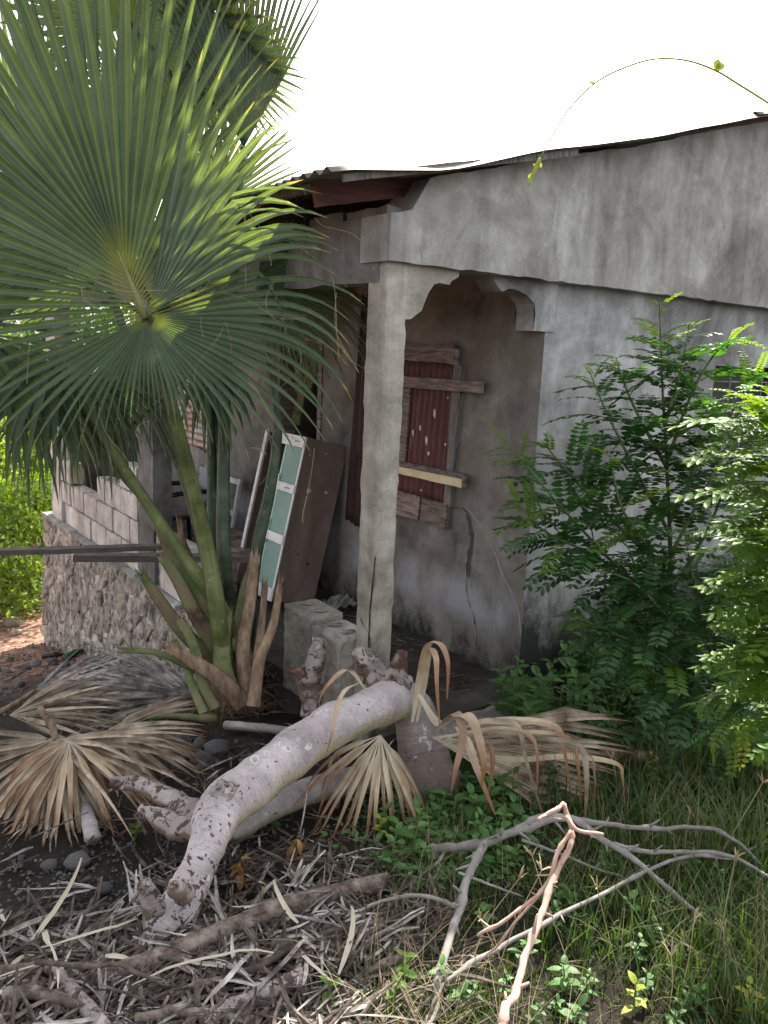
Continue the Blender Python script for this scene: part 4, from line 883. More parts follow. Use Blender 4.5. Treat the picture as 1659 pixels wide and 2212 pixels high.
petiole(fA, [ong(500, 1500, .02), atd(482, 1400, 3.66), atd(447, 1180, 3.5), atd(385, 930, 3.3), atd(345, 790, 3.15), atd(318, 695, 3.06)], [0.046, 0.040, 0.032, 0.027, 0.022, 0.016], M['petiole'])
# second frond just behind, spreading to the upper left
hubB = atd(215, 560, 3.55)
fB = frond(hubB, camR + FW * 0.1, camU - FW * 0.1, [(-110, .75, .6), (-80, .95, .3), (-40, 1.25, .05), (0, 1.35, .0), (30, 1.3, .02), (48, 1.1, .1)], 46, 0.52, M['palmback'], palm, True, dish=0.14, seed=11)
petiole(fB, [ong(495, 1500, .02), atd(468, 1300, 3.85), atd(410, 1060, 3.8), atd(345, 900, 3.7), atd(270, 720, 3.62), hubB], [0.042, 0.036, 0.031, 0.026, 0.021, 0.016], M['petioledark'])
# frond at the top middle, seen nearly edge on
hubC = atd(527, 318, 3.9)
fC = frond(hubC, camR * 0.9 + FW * 0.45, camU - FW * .1, [(-42, .9, .0), (-20, 1.15, .0), (0, 1.2, .0), (14, 1.05, .0), (27, .85, .05)], 30, 0.50, M['palmback'], palm, True, dish=0.1, seed=12)
petiole(fC, [ong(515, 1490, .02), atd(487, 1250, 3.95), atd(483, 1000, 3.98), atd(492, 760, 3.98), atd(510, 500, 3.95), hubC], [0.042, 0.036, 0.031, 0.026, 0.021, 0.016], M['petioledark'])
# frond behind, drooping to the right over the roof corner
hubE = atd(555, 600, 4.0)
fE = frond(hubE, camR + FW * 0.25, camU - FW * 0.2, [(10, .60, .5), (50, .72, .9), (80, .80, 1.15), (110, .75, 1.2), (140, .65, 1.1), (170, .6, 1.0)], 44, 0.40, M['palmback'], palm, True, dish=0.2, seed=13, sag=0.7)
petiole(fE, [ong(535, 1490, .02), atd(545, 1250, 4.02), atd(585, 1050, 4.1), atd(600, 900, 4.12), atd(575, 740, 4.08), hubE], [0.042, 0.034, 0.029, 0.024, 0.019, 0.014], M['petioledark'])
# frond fallen forward to the lower left, segments hanging
hubF = atd(135, 800, 3.5)
fF = frond(hubF, camR + FW * 0.2, camU - FW * 0.35, [(-150, .62, 1.0), (-120, .6, .9), (-90, .6, .8), (90, .5, 1.0)][:3] + [(-60, .55, .7)], 22, 0.4, M['palmback'], palm, True, dish=0.1, seed=14, sag=0.8)
fF2 = frond(hubF, camR + FW * 0.2, camU - FW * 0.35, [(95, .45, 1.1), (130, .52, 1.2), (170, .58, 1.1), (210, .62, 1.0)], 30, 0.38, M['palm'], palm, True, dish=0.1, seed=15, sag=0.8)
petiole(fF2, [ong(520, 1500, .02), atd(490, 1340, 3.7), atd(380, 1180, 3.62), atd(280, 1030, 3.58), atd(190, 890, 3.55), hubF], [0.044, 0.034, 0.028, 0.024, 0.02, 0.015], M['petiole'])
# hanging blades behind the middle
hubG = atd(330, 760, 3.75)
fG = frond(hubG, camR + FW * 0.3, camU - FW * 0.2, [(110, .42, 1.2), (150, .45, 1.2), (200, .48, 1.2), (250, .5, 1.0)], 34, 0.36, M['palmback'], palm, True, dish=0.2, seed=16, sag=0.8)
petiole(fG, [ong(512, 1490, .02), atd(466, 1220, 4.1), atd(459, 1020, 4.1), atd(452, 860, 4.0), atd(400, 760, 3.85), hubG], [0.05, 0.034, 0.028, 0.024, 0.02, 0.014], M['petioledark'])
# farther crowns at the top left, joined blades
for i, (hx, hy, dd, a0, a1, L) in enumerate(((60, 330, 4.6, -80, 60, 1.0), (330, 300, 4.8, -60, 70, 1.05), (200, 620, 4.5, -120, 40, .95), (430, 470, 4.5, -40, 80, .8), (0, 700, 4.3, -100, 60, .9))):
    h = atd(hx, hy, dd)
    f = frond(h, camR + FW * (0.3 if i % 2 else -0.2), camU - FW * 0.1, [(a0, L * .8, .4), ((a0 + a1) / 2, L, .05), (a1, L * .8, .3)], 34, 0.5, M['palmback'], palm, False, dish=0.15, seed=30 + i)
    petiole(f, [atd(478, 1150, 4.15), atd(462, 900, 4.2), atd((462 + hx) / 2, (900 + hy) / 2 - 60, 4.3), h], [0.018, 0.018, 0.016, 0.012], M['petioledark'])
# fronds added toward the sun, mostly above the frame, to shade the big fans
for i, (tx, ty, L) in enumerate(((60, 260, 1.0), (150, 400, .95), (-100, 600, .8), (150, 690, .42), (20, 240, 1.0), (-60, 420, 1.0), (40, 100, 1.0))):
    h = atd(tx, ty, 3.2) + sdir * (1.7 if ty > 500 else 3.3); e1 = sdir.orthogonal().normalized(); e1 = Matrix.Rotation(i * 1.1, 3, sdir) @ e1
    f = frond(h, e1, sdir.cross(e1), [(-150, L * .9, .25), (-60, L * 1.1, .15), (60, L * 1.1, .15), (150, L * .9, .25)], 44, 0.55, M['palmback'], palm, False, dish=0.1, seed=60 + i, sag=.4)
    petiole(f, [atd(480, 1200, 4.1), atd(474, 950, 4.05), atd(440, 600, 3.95), atd(380, 200, 3.9), h], [0.02, 0.02, 0.018, 0.016, 0.012], M['petioledark'])
# blades hanging at the lower left
for i, (hx, hy, dd, a0, a1, L) in enumerate(((40, 790, 3.4, 110, 240, .66), (215, 800, 3.55, 120, 230, .60), (-40, 720, 3.3, 100, 200, .72), (440, 780, 3.8, 110, 200, .52), (120, 760, 3.35, 120, 225, .62))):
    h = atd(hx, hy, dd)
    f = frond(h, camR + FW * .3, camU - FW * .3, [(a0, L * .8, 1.2), ((a0 + a1) / 2, L, 1.1), (a1, L * .85, 1.2)], 17, .34, M['palmback' if i % 2 else 'palm'], palm, True, jit=.06, wmax=.032, dish=.2, seed=80 + i, sag=.8)
    petiole(f, [atd(330, 1105, 3.75), atd(240, 980, 3.72), atd((240 + hx) / 2, (980 + hy) / 2 - 10, 3.65), h], [0.012, 0.012, 0.011, 0.010], M['petioledark'])
# sunlit young blades right of the big fan
hubH = atd(322, 676, 3.02)
fH = frond(hubH, camR + FW * 0.1, camU - FW * 0.15, [(12, .98, .1), (28, .86, .55), (45, .80, .8), (62, .78, 1.0)], 12, 0.5, M['palm'], palm, True, dish=0.2, seed=18, sag=0.75, wmax=0.042, fold=0.25)
petiole(fH, [atd(330, 740, 3.1), atd(326, 700, 3.06), hubH], [0.012, 0.011, 0.008], M['petioledark'])

# cut leaf bases round the foot
def boot(pts, w0, w1, mat, name='leaf_base', seed=0, fray=True):
    P = spline(pts, 5); m = len(P); mb = MB(); V = []; n = 9; rr = random.Random(seed)
    toc = [(CAMP - p).normalized() for p in P]
    for i in range(m):
        T = (P[min(i + 1, m - 1)] - P[max(i - 1, 0)]).normalized(); s = T.cross(toc[i]).normalized(); nn = s.cross(T).normalized()
        t = i / (m - 1); w = w0 * (1 - t) + w1 * t
        for k in range(n):
            u = k / (n - 1) * 2 - 1; V.append(P[i] + s * u * w + nn * (0.35 * w * (1 - u * u)) )
        for k in range(n):
            u = 1 - k / (n - 1) * 2; V.append(P[i] + s * u * w * 0.98 - nn * (0.22 * w * (1 - u * u)) )
    r2 = 2 * n
    # frayed end
    for k in range(r2):
        if fray: V[(m - 1) * r2 + k] += (P[-1] - P[-2]) * rr.uniform(-0.6, 1.2)
    F = [(i * r2 + k, i * r2 + (k + 1) % r2, (i + 1) * r2 + (k + 1) % r2, (i + 1) * r2 + k) for i in range(m - 1) for k in range(r2)]
    F.append(tuple((m - 1) * r2 + k for k in range(r2)))
    mb.add(V, F)
    if fray:
        T = (P[-1] - P[-2]).normalized()
        s = T.cross(toc[-1]).normalized()
        for k in range(13):
            b = P[-1] + s * w1 * rr.uniform(-.9, .9) + toc[-1] * rr.uniform(-.006, .008); e_ = b + T * rr.uniform(.015, .075) + s * rr.uniform(-.012, .012); w_ = rr.uniform(.002, .007)
            mb.add([b - T * .03 - s * w_, b - T * .03 + s * w_, b + toc[-1] * .004 + s * w_ * .7, e_, b - s * w_ * .7], [(0, 1, 2, 4), (4, 2, 3)])
    return mb.build(name, mat, palm, True)
boots = [
 ([(478, 1440, 3.75), (400, 1370, 3.65), (340, 1290, 3.55), (310, 1245, 3.5)], .040, .018, 'boot'),
 ([(485, 1420, 3.7), (430, 1340, 3.6), (385, 1255, 3.55), (352, 1205, 3.5)], .042, .02, 'boot'),
 ([(480, 1400, 3.85), (420, 1280, 3.75), (370, 1200, 3.7), (338, 1130, 3.65)], .034, .018, 'boot'),
 ([(470, 1470, 3.62), (410, 1440, 3.5), (340, 1410, 3.42), (276, 1406, 3.35)], .022, .010, 'boot'),
 ([(525, 1520, 3.55), (470, 1465, 3.45), (410, 1425, 3.38), (364, 1398, 3.32)], .045, .020, 'bootdead'),
 ([(465, 1530, 3.5), (440, 1480, 3.5), (420, 1400, 3.5), (395, 1345, 3.5)], .026, .02, 'boot'),
 ([(500, 1500, 3.58), (483, 1450, 3.55), (480, 1400, 3.6), (485, 1330, 3.65)], .045, .035, 'boot'),
 ([(535, 1500, 3.6), (525, 1400, 3.62), (540, 1300, 3.68), (550, 1205, 3.72)], .036, .024, 'bootdead'),
 ([(540, 1480, 3.75), (520, 1380, 3.8), (530, 1280, 3.85), (545, 1220, 3.9)], .05, .02, 'boot'),
 ([(548, 1525, 3.5), (560, 1430, 3.5), (590, 1350, 3.52), (605, 1265, 3.55)], .032, .014, 'bootdead'),
 ([(550, 1500, 3.62), (555, 1420, 3.65), (565, 1350, 3.68), (572, 1270, 3.7)], .024, .014, 'bootdead'),
 ([(440, 1540, 3.45), (415, 1480, 3.5), (400, 1430, 3.55), (380, 1390, 3.6)], .02, .014, 'boot'),
 ([(455, 1300, 3.9), (420, 1230, 3.9), (395, 1170, 3.88), (388, 1130, 3.86)], .026, .012, 'bootdead')]
for i, (pts, a, b, mt) in enumerate(boots):
    boot([atd(*p) for p in pts], a, b, M[mt], seed=i)
# short fibrous trunk
mb = MB(); P = [palm_base + Vector((0.02, 0.05, -0.1)), palm_base + Vector((0.02, 0.05, 0.12)), palm_base + Vector((0.0, 0.05, 0.35)), palm_base + Vector((-0.02, 0.06, 0.5))]
mb.tube(spline(P, 5), lerpl([0.19, 0.16, 0.11, 0.05], 5), 18, rough=0.3, freq=12); mb.build('trunk', M['bootdead'], palm, True)
rr = random.Random(77); mb = MB()
for k in range(320):   # brown fibres hanging off the foot
    a = palm_base + Vector((rr.uniform(-.24, .26), rr.uniform(-.24, .1), rr.uniform(-.02, .30))); d = Vector((rr.uniform(-.2, .25), rr.uniform(-.2, .1), rr.uniform(-.25, .08)))
    mb.tube([a, a + d * 0.5 + Vector((0, 0, .02)), a + d], [0.0022, .0018, .0008], 4, cap=False)
tag(mb.build('fibre_fringe', M['bootdead'], palm), kind='stuff')
# curly threads hanging off the blades
mb = MB(); rr = random.Random(9)
for k in range(70):
    x, y, d = rr.uniform(60, 720), rr.uniform(420, 980), rr.uniform(2.95, 3.25)
    if rr.random() < 0.5: x, y = rr.gauss(420, 130), rr.gauss(520, 140)
    p = atd(x, y, d); v = Vector((rr.uniform(-1, 1), rr.uniform(-1, 1), rr.uniform(-1.6, 0.3))).normalized(); P = [p]
    ax = Vector((rr.uniform(-1, 1), rr.uniform(-1, 1), rr.uniform(-1, 1))).normalized(); c = rr.uniform(-.25, .25)
    for j in range(16):
        v = (Matrix.Rotation(c, 3, ax) @ v + Vector((0, 0, -0.05))).normalized(); c += rr.uniform(-.08, .08); p = p + v * 0.02; P.append(p)
    mb.tube(P, [0.0009] * len(P), 3, cap=False)
tag(mb.build('thread_tangle', M['fibre'], palm), kind='stuff')
# spider web caught between the blades
mb = MB(); c = atd(385, 500, 3.0); rr = random.Random(4)
for k in range(46):
    a = rr.uniform(0, 2 * pi); r = rr.uniform(.03, .13); q = c + RT * cos(a) * r + UP * sin(a) * r * 1.1 - FW * rr.uniform(-.02, .02)
    a2 = a + rr.uniform(1.5, 4.5); q2 = c + RT * cos(a2) * r * .8 + UP * sin(a2) * r * .9
    mb.tube([q, (q + q2) / 2 - ZA * .006, q2], [0.00018] * 3, 3, cap=False)
tag(mb.build('spider_web', M['silk'], None, origin=c), 'small ragged spider web on the big palm leaf', 'spider web')

# ------------------------------------------------------------------ fallen pale tree
fb = ong(905, 1695)
tree = thing('fallen_tree', fb, 'snapped pale lilac-grey tree bent over into an arch in front of the house', 'fallen tree')
def bark_tube(pts, radii, mat, name, parent, n=20, k=8, rough=0.10, freq=9, seed=0, cap=True):
    P = spline(pts, k); R = lerpl(radii, k)
    # tip ridges across the branch
    thin = max(radii) < .02
    if thin:   # knotty, slightly crooked
        P = [p + noise.noise_vector(p * 9 + Vector((seed, 0, 0))) * .012 + noise.noise_vector(p * 30) * .003 for p in P]; R = [r * (1 + .28 * max(0, noise.noise(p * 45)) + (.35 if i % 9 == 4 else 0)) for i, (p, r) in enumerate(zip(P, R))]
    R = [r * (1 + (0.02 if rough <= .12 else 0) * sin(i * 1.7) + 0.05 * noise.noise(P[i] * 5)) for i, r in enumerate(R)]
    mb = MB(); mb.tube(P, R, n, rough=rough, freq=freq, seed=seed, cap=cap)
    if thin:
        r_ = random.Random(seed + len(P)); acc = 0
        for i in range(1, len(P) - 1):
            acc += (P[i] - P[i - 1]).length
            if acc > .055:
                acc = 0; T = (P[i + 1] - P[i - 1]).normalized(); q = T.orthogonal().normalized(); q = Matrix.Rotation(r_.uniform(0, 6.28), 3, T) @ q; L_ = r_.uniform(.6, 2.2) * R[i] + r_.choice((0, 0, .02))
                mb.tube([P[i], P[i] + (q + T * .5) * (R[i] + L_)], [R[i] * .55, R[i] * .22], 5)
    return mb.build(name, mat, parent, True)
dt = dep(fb)
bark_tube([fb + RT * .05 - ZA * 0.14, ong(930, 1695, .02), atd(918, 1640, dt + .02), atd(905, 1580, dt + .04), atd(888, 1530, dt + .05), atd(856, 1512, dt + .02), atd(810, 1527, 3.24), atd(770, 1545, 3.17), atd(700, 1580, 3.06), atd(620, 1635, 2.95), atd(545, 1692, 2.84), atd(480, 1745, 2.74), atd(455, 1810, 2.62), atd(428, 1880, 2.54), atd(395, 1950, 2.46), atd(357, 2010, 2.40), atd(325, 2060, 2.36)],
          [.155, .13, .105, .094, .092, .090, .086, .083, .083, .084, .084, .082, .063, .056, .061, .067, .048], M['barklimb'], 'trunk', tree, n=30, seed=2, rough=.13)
disc_later = True
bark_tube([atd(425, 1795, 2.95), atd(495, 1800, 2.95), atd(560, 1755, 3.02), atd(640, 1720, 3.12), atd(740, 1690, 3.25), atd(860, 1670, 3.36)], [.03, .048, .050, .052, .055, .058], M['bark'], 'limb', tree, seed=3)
bark_tube([atd(470, 1790, 2.76), atd(420, 1765, 2.82), atd(385, 1735, 2.88), atd(340, 1712, 2.94), atd(290, 1695, 2.98), atd(243, 1688, 3.0)], [.055, .05, .04, .034, .030, .018], M['barkscab'], 'broken_limb', tree, rough=0.4, freq=14, seed=4)
bark_tube([atd(455, 1800, 2.70), atd(400, 1790, 2.76), atd(350, 1770, 2.82), atd(305, 1745, 2.86)], [.05, .042, .036, .014], M['barkscab'], 'broken_limb', tree, rough=0.5, freq=14, seed=5)
bark_tube([atd(345, 1990, 2.40), atd(322, 1950, 2.38), atd(313, 1905, 2.37)], [.035, .026, .022], M['barkscab'], 'broken_limb', tree, rough=0.4, freq=20, seed=6)
bark_tube([atd(395, 1935, 2.40), atd(380, 1915, 2.34), atd(372, 1908, 2.31)], [.03, .026, .014], M['barkscab'], 'knot', tree, rough=0.4, freq=25, seed=7)
def splinters(c, r, n, up, L, seed, mat=M['rotten'], name='splintered_wood', parent=tree, spread=0.6):
    rr = random.Random(seed); mb = MB(); t = up.orthogonal().normalized(); b = up.cross(t)
    for k in range(n):
        a = rr.uniform(0, 2 * pi); q = rr.uniform(0.2, 1) * r; o = c + (t * cos(a) + b * sin(a)) * q - up * 0.02
        d = (up + (t * cos(a) + b * sin(a)) * rr.uniform(-.1, spread) + Vector((rr.uniform(-.2, .2),) * 3)).normalized(); l = L * rr.uniform(0.4, 1.1); w = rr.uniform(.25, .5) * r
        s_ = d.cross(CAMP - o).normalized(); k_ = rr.uniform(.25, .6); th_ = (CAMP - o).normalized() * w * .4
        mb.add([o - s_ * w, o + s_ * w, o + d * l * .7 + s_ * w * k_, o + d * l + s_ * w * rr.uniform(-.3, .3), o + d * l * .55 - s_ * w * k_, o + d * l * .4 + th_], [(0, 1, 5), (1, 2, 5), (2, 3, 5), (3, 4, 5), (4, 0, 5)])
    return mb.build(name, mat, parent)
splinters(atd(835, 1468, dt + .04), .085, 20, Vector((0, 0, 1)), .07, 1)
bark_tube([atd(800, 1478, dt - .02), atd(840, 1462, dt - .03), atd(885, 1478, dt - .0)], [.03, .04, .03], M['barkscab'], 'broken_limb', tree, rough=.7, freq=22, seed=19)
bark_tube([atd(830, 1480, dt + .08), atd(795, 1440, dt + .05), atd(768, 1406, dt + .03)], [.066, .052, .030], M['barkscab'], 'broken_limb', tree, rough=0.38, freq=22, seed=8)
bark_tube([atd(852, 1475, dt + .06), atd(860, 1440, dt + .06), atd(868, 1405, dt + .06)], [.062, .034, .020], M['rotten'], 'broken_limb', tree, rough=0.45, freq=24, seed=9)
splinters(atd(772, 1412, dt + .06), .028, 7, (UP * .8 - RT * .5).normalized(), .04, 2)
splinters(atd(870, 1408, dt + .09), .022, 6, UP, .035, 3)
splinters(atd(246, 1688, 3.0), .022, 8, -RT, .05, 4)
splinters(atd(308, 1747, 2.86), .022, 7, (-RT + UP * .3).normalized(), .05, 5)
# round branch scar and pale rings on the big limb
def disc_ring(px, py, d, r, name, mat, inner=0.55, lift=0.0, bulge=0.0):
    c = atd(px, py, d); nn = (CAMP - c).normalized(); nn = (nn + UP * 0.25).normalized(); t = RT; t = (t - nn * t.dot(nn)).normalized(); b = nn.cross(t); mb = MB(); V = []; n = 18
    prof = [(1.25, -0.3), (1.05, 0.10), (0.85, 0.22), (0.7, 0.10), (0.4, 0.14), (0.1, 0.2)] if bulge else [(1.1, -0.12), (1.0, .04), (0.84, .04), (.74, -.03)]
    for q, h in prof:
        for k in range(n):
            a = 2 * pi * k / n; f = 1 + 0.38 * noise.noise(Vector((cos(a) * 1.6, sin(a) * 1.6, px * .37))) + .12 * noise.noise(Vector((cos(a) * 5, sin(a) * 5, px)))
            V.append(c + (t * cos(a) + b * sin(a)) * r * q * f + nn * (h * r + lift))
    F = [(i * n + k, i * n + (k + 1) % n, (i + 1) * n + (k + 1) % n, (i + 1) * n + k) for i in range(len(prof) - 1) for k in range(n)]
    if bulge: F.append(tuple((len(prof) - 1) * n + k for k in range(n)))
    mb.add(V, F); return mb.build(name, mat, tree, True)
disc_ring(484, 1712, 2.70, .034, 'branch_collar', M['barkscab'], bulge=1, lift=.004)
for (x, y, d, r) in ((551, 1640, 2.81, .017), (577, 1628, 2.835, .012), (517, 1672, 2.78, .009), (643, 1597, 2.91, .007), (436, 1748, 2.68, .008)):
    disc_ring(x, y, d, r * .85, 'bark_scar', M['scar'])

# leaning broken stump by the concrete blocks
sb = ong(672, 1535)
st = thing('broken_stump', sb, 'short reddish broken stump with a pale peeling top, left of the snapped trunk', 'stump')
ds = 3.75
bark_tube([atd(675, 1545, ds), atd(672, 1500, ds), atd(672, 1460, ds - .02), atd(682, 1420, ds - .03), atd(690, 1378, ds - .03)], [.050, .052, .054, .040, .024], M['barkscab'], 'trunk', st, rough=0.32, freq=20, seed=12, n=24)
bark_tube([atd(672, 1470, ds - .02), atd(645, 1452, ds - .05), atd(624, 1448, ds - .06)], [.04, .03, .012], M['rotten'], 'broken_limb', st, rough=0.5, freq=16, seed=13)
splinters(atd(690, 1385, ds - .03), .026, 7, UP, .045, 6, mat=M['scar'], parent=st)
# ------------------------------------------------------------------ dead palm fronds
def z3d(x, y): return (x * .5, 1382 + y * .5)
def z6d(x, y): return (691 + x * .5833, 1469 + y * .5833)
HF = Vector((FW.x, FW.y, 0)).normalized()
def dead(loc, label): return thing('dead_palm_frond', loc, label, 'palm frond')
def stalk(parent, pts, radii, mat=None): return bark_tube(pts, radii, mat or M['bootdead'], 'stem', parent, n=9, k=5, rough=.1)
hb = atd(120, 1598, dep(ong(120, 1745))); t = dead(hb, 'largest dead tan fan frond, its strips hanging down at the left edge')
frond(hb, RT - FW * .1, (HF * .5 + ZA * .85), [(80, .72, .25), (95, .74, .3), (120, .70, .35), (150, .66, .4), (180, .64, .45), (215, .60, .45), (250, .56, .4), (280, .5, .3)], 84, .17, M['deadfrond'], t, True, dish=.25, seed=40, sag=.6, fold=.35, wmax=.024, floor=.012, jit=.085)
stalk(t, [hb + Vector((-.03, .12, .1)), hb + Vector((0, .04, .04)), hb], [.012, .016, .014])
hb = atd(150, 1600, dep(ong(150, 1760))); t = dead(hb, 'dark brown hanging strips heaped on the largest dead frond')
frond(hb, RT + FW * .2, (HF * .3 + ZA * .95), [(115, .52, .7), (150, .56, .8), (185, .58, .9), (225, .52, .9), (255, .46, .8)], 34, .2, M['deadtan'], t, True, dish=.45, seed=48, sag=.7, fold=.35, wmax=.026, floor=.012, jit=.12)
hb = atd(75, 1492, dep(ong(75, 1560))); t = dead(hb, 'bleached dead fan frond lying flat towards the palm foot, its strips pointing right')
frond(hb, RT - FW * .05 + ZA * .04, (HF * .9 + ZA * .45), [(40, .40, .2), (60, .66, .15), (85, .85, .12), (105, .85, .2), (130, .6, .3)], 46, .2, M['litter'], t, True, dish=.12, seed=41, sag=.4, fold=.3, wmax=.032, floor=.012, jit=.07)
stalk(t, [hb, ong(0, 1538, .1), ong(-90, 1560, .06)], [.012, .018, .02])
hb = atd(420, 1500, dep(ong(420, 1560))); t = dead(hb, 'grey-white dead fan frond beside the rubble wall, its strips pointing left')
frond(hb, RT, (HF * .8 + ZA * .5), [(230, .50, .3), (255, .75, .2), (275, .85, .1), (295, .7, .1), (312, .45, .2)], 44, .2, M['litter'], t, True, dish=.12, seed=42, sag=.4, fold=.3, wmax=.032, floor=.012, jit=.07)
stalk(t, [hb, ong(440, 1500, .1), ong(485, 1490, .12)], [.01, .014, .016])
hb = atd(20, 1545, dep(ong(20, 1640))); t = dead(hb, 'grey brown dead fan frond at the left edge between the bleached one and the largest')
frond(hb, RT, (HF * .8 + ZA * .5), [(50, .4, .3), (75, .62, .25), (95, .72, .2), (112, .6, .3)], 30, .2, M['deadfrond'], t, True, dish=.15, seed=47, sag=.5, fold=.35, wmax=.03, floor=.012, jit=.06)
hb = atd(235, 1575, dep(ong(235, 1680))); t = dead(hb, 'brown dead fan frond behind the largest one, its strips reaching right towards the pale log')
frond(hb, RT, (HF * .7 + ZA * .6), [(62, .40, .3), (90, .52, .3), (110, .58, .35), (130, .52, .4), (160, .45, .4)], 40, .18, M['deadfrond'], t, True, dish=.15, seed=43, sag=.5, fold=.35, wmax=.032, floor=.012, jit=.07)
hb = atd(822, 1588, 3.12); t = dead(hb, 'dry fan frond hanging below the snapped end of the pale log')
frond(hb, RT, (HF * .25 + ZA), [(135, .40, 1.0), (160, .50, .7), (190, .54, .6), (215, .54, .7), (240, .50, .8), (256, .42, .9)], 24, .20, M['deadtan'], t, True, dish=.35, seed=44, sag=.55, fold=.3, wmax=.022, floor=.01, jit=.06)
hb = atd(935, 1600, 3.12); t = dead(hb, 'curling tan fan frond arching right of the snapped trunk')
_t = t
frond(hb + FW * .05, RT * 1.0 + FW * .15, (HF * .35 + ZA * .9), [(80, .80, .5), (96, .82, .45), (112, .78, .4), (124, .6, .5)], 26, .6, M['deadfrond'], t, True, dish=.05, seed=46, sag=.4, fold=.22, wmax=.026, floor=.01)
def loop_ribbon(pts, w, parent, side=None, mat='deadtan', twist=0.0):
    P = spline([atd(*p) for p in pts], 8); m = len(P); mb = MB(); S = []
    for i in range(m):
        T = (P[min(i + 1, m - 1)] - P[max(i - 1, 0)]).normalized(); s = (side or RT); s = (s - T * s.dot(T)).normalized(); a_ = twist * i / m; S.append(s * cos(a_) + T.cross(s) * sin(a_))
    W = [w * (0.35 + 0.65 * min(1, i / (m * .2))) * (1 if i < m * .5 else max(.05, 1 - (i - m * .5) / (m * .5)) ** .7) for i in range(m)]
    mb.strip(P, W, S, .12); mb.A = [(i / (m - 1), abs(q), 0) for i in range(m) for q in (-1, 0, 1)]; return mb.build('leaf_segment', M[mat], parent)
loop_ribbon([(890, 1560, 3.2), (905, 1470, 3.2), (922, 1395, 3.18), (950, 1388, 3.12), (968, 1430, 3.06), (966, 1510, 3.05)], .035, t, RT + FW * .5)
loop_ribbon([(900, 1560, 3.15), (915, 1480, 3.12), (928, 1402, 3.1), (942, 1420, 3.0), (944, 1480, 2.96), (950, 1570, 2.95)], .026, t, RT + FW * .2)
loop_ribbon([(905, 1500, 3.1), (945, 1560, 3.05), (985, 1540, 3.0), (1000, 1590, 2.95), (985, 1660, 2.92), (975, 1710, 2.92)], .034, t, UP * .4 + RT)
loop_ribbon([(940, 1580, 3.1), (985, 1545, 3.0), (1020, 1555, 2.95), (1045, 1640, 2.9), (1040, 1700, 2.9)], .036, t, UP * .3 + RT)
loop_ribbon([(985, 1570, 3.1), (1010, 1600, 3.0), (1030, 1660, 2.95), (1070, 1760, 2.9)], .03, t, RT)
rr = random.Random(88)
for k, (xe, yt, ye, w) in enumerate(((1035, 1590, 1700, .030), (1078, 1570, 1778, .032), (1108, 1572, 1700, .028), (1132, 1562, 1745, .034), (1165, 1560, 1690, .03), (1182, 1565, 1735, .034), (1205, 1566, 1710, .026), (1228, 1568, 1722, .032), (1256, 1578, 1740, .032), (1283, 1590, 1755, .034), (1300, 1605, 1765, .026), (1345, 1640, 1720, .022), (1240, 1590, 1690, .028), (1150, 1580, 1640, .03))):
    yt += rr.uniform(-12, 16); ye += rr.uniform(-45, 35); w *= rr.uniform(.65, 1.1); xe += rr.uniform(-12, 12)
    d0 = 3.1 - .02 * k % .1; x0 = 950 + k * 2; y0 = 1592 + (k % 4) * 6
    loop_ribbon([(x0, y0, d0 + .05), ((x0 * 2 + xe) / 3, yt + 6, d0 + .02), (x0 * .3 + xe * .7 - 12, yt, d0), (xe - 22, yt + 14, d0 - .02), (xe - 5, yt + (ye - yt) * .4, d0 - .05), (xe + rr.uniform(-28, 34), ye, d0 - .06)], w, t, RT * .75 + UP * .55 + FW * rr.uniform(-.7, .7), mat='deadtan' if k % 3 else 'deadfrond', twist=rr.uniform(-1.4, 1.4))
hb2 = atd(690, 1510, 3.3); t2 = dead(hb2, 'two thin dry strips bent over the back of the pale log')
for pts in ([(790, 1490, 3.3), (760, 1450, 3.28), (735, 1452, 3.26), (700, 1490, 3.22), (688, 1520, 3.2)], [(775, 1475, 3.2), (745, 1490, 3.1), (727, 1530, 3.0), (718, 1580, 2.94), (706, 1625, 2.92)]):
    loop_ribbon(pts, .018, t2)

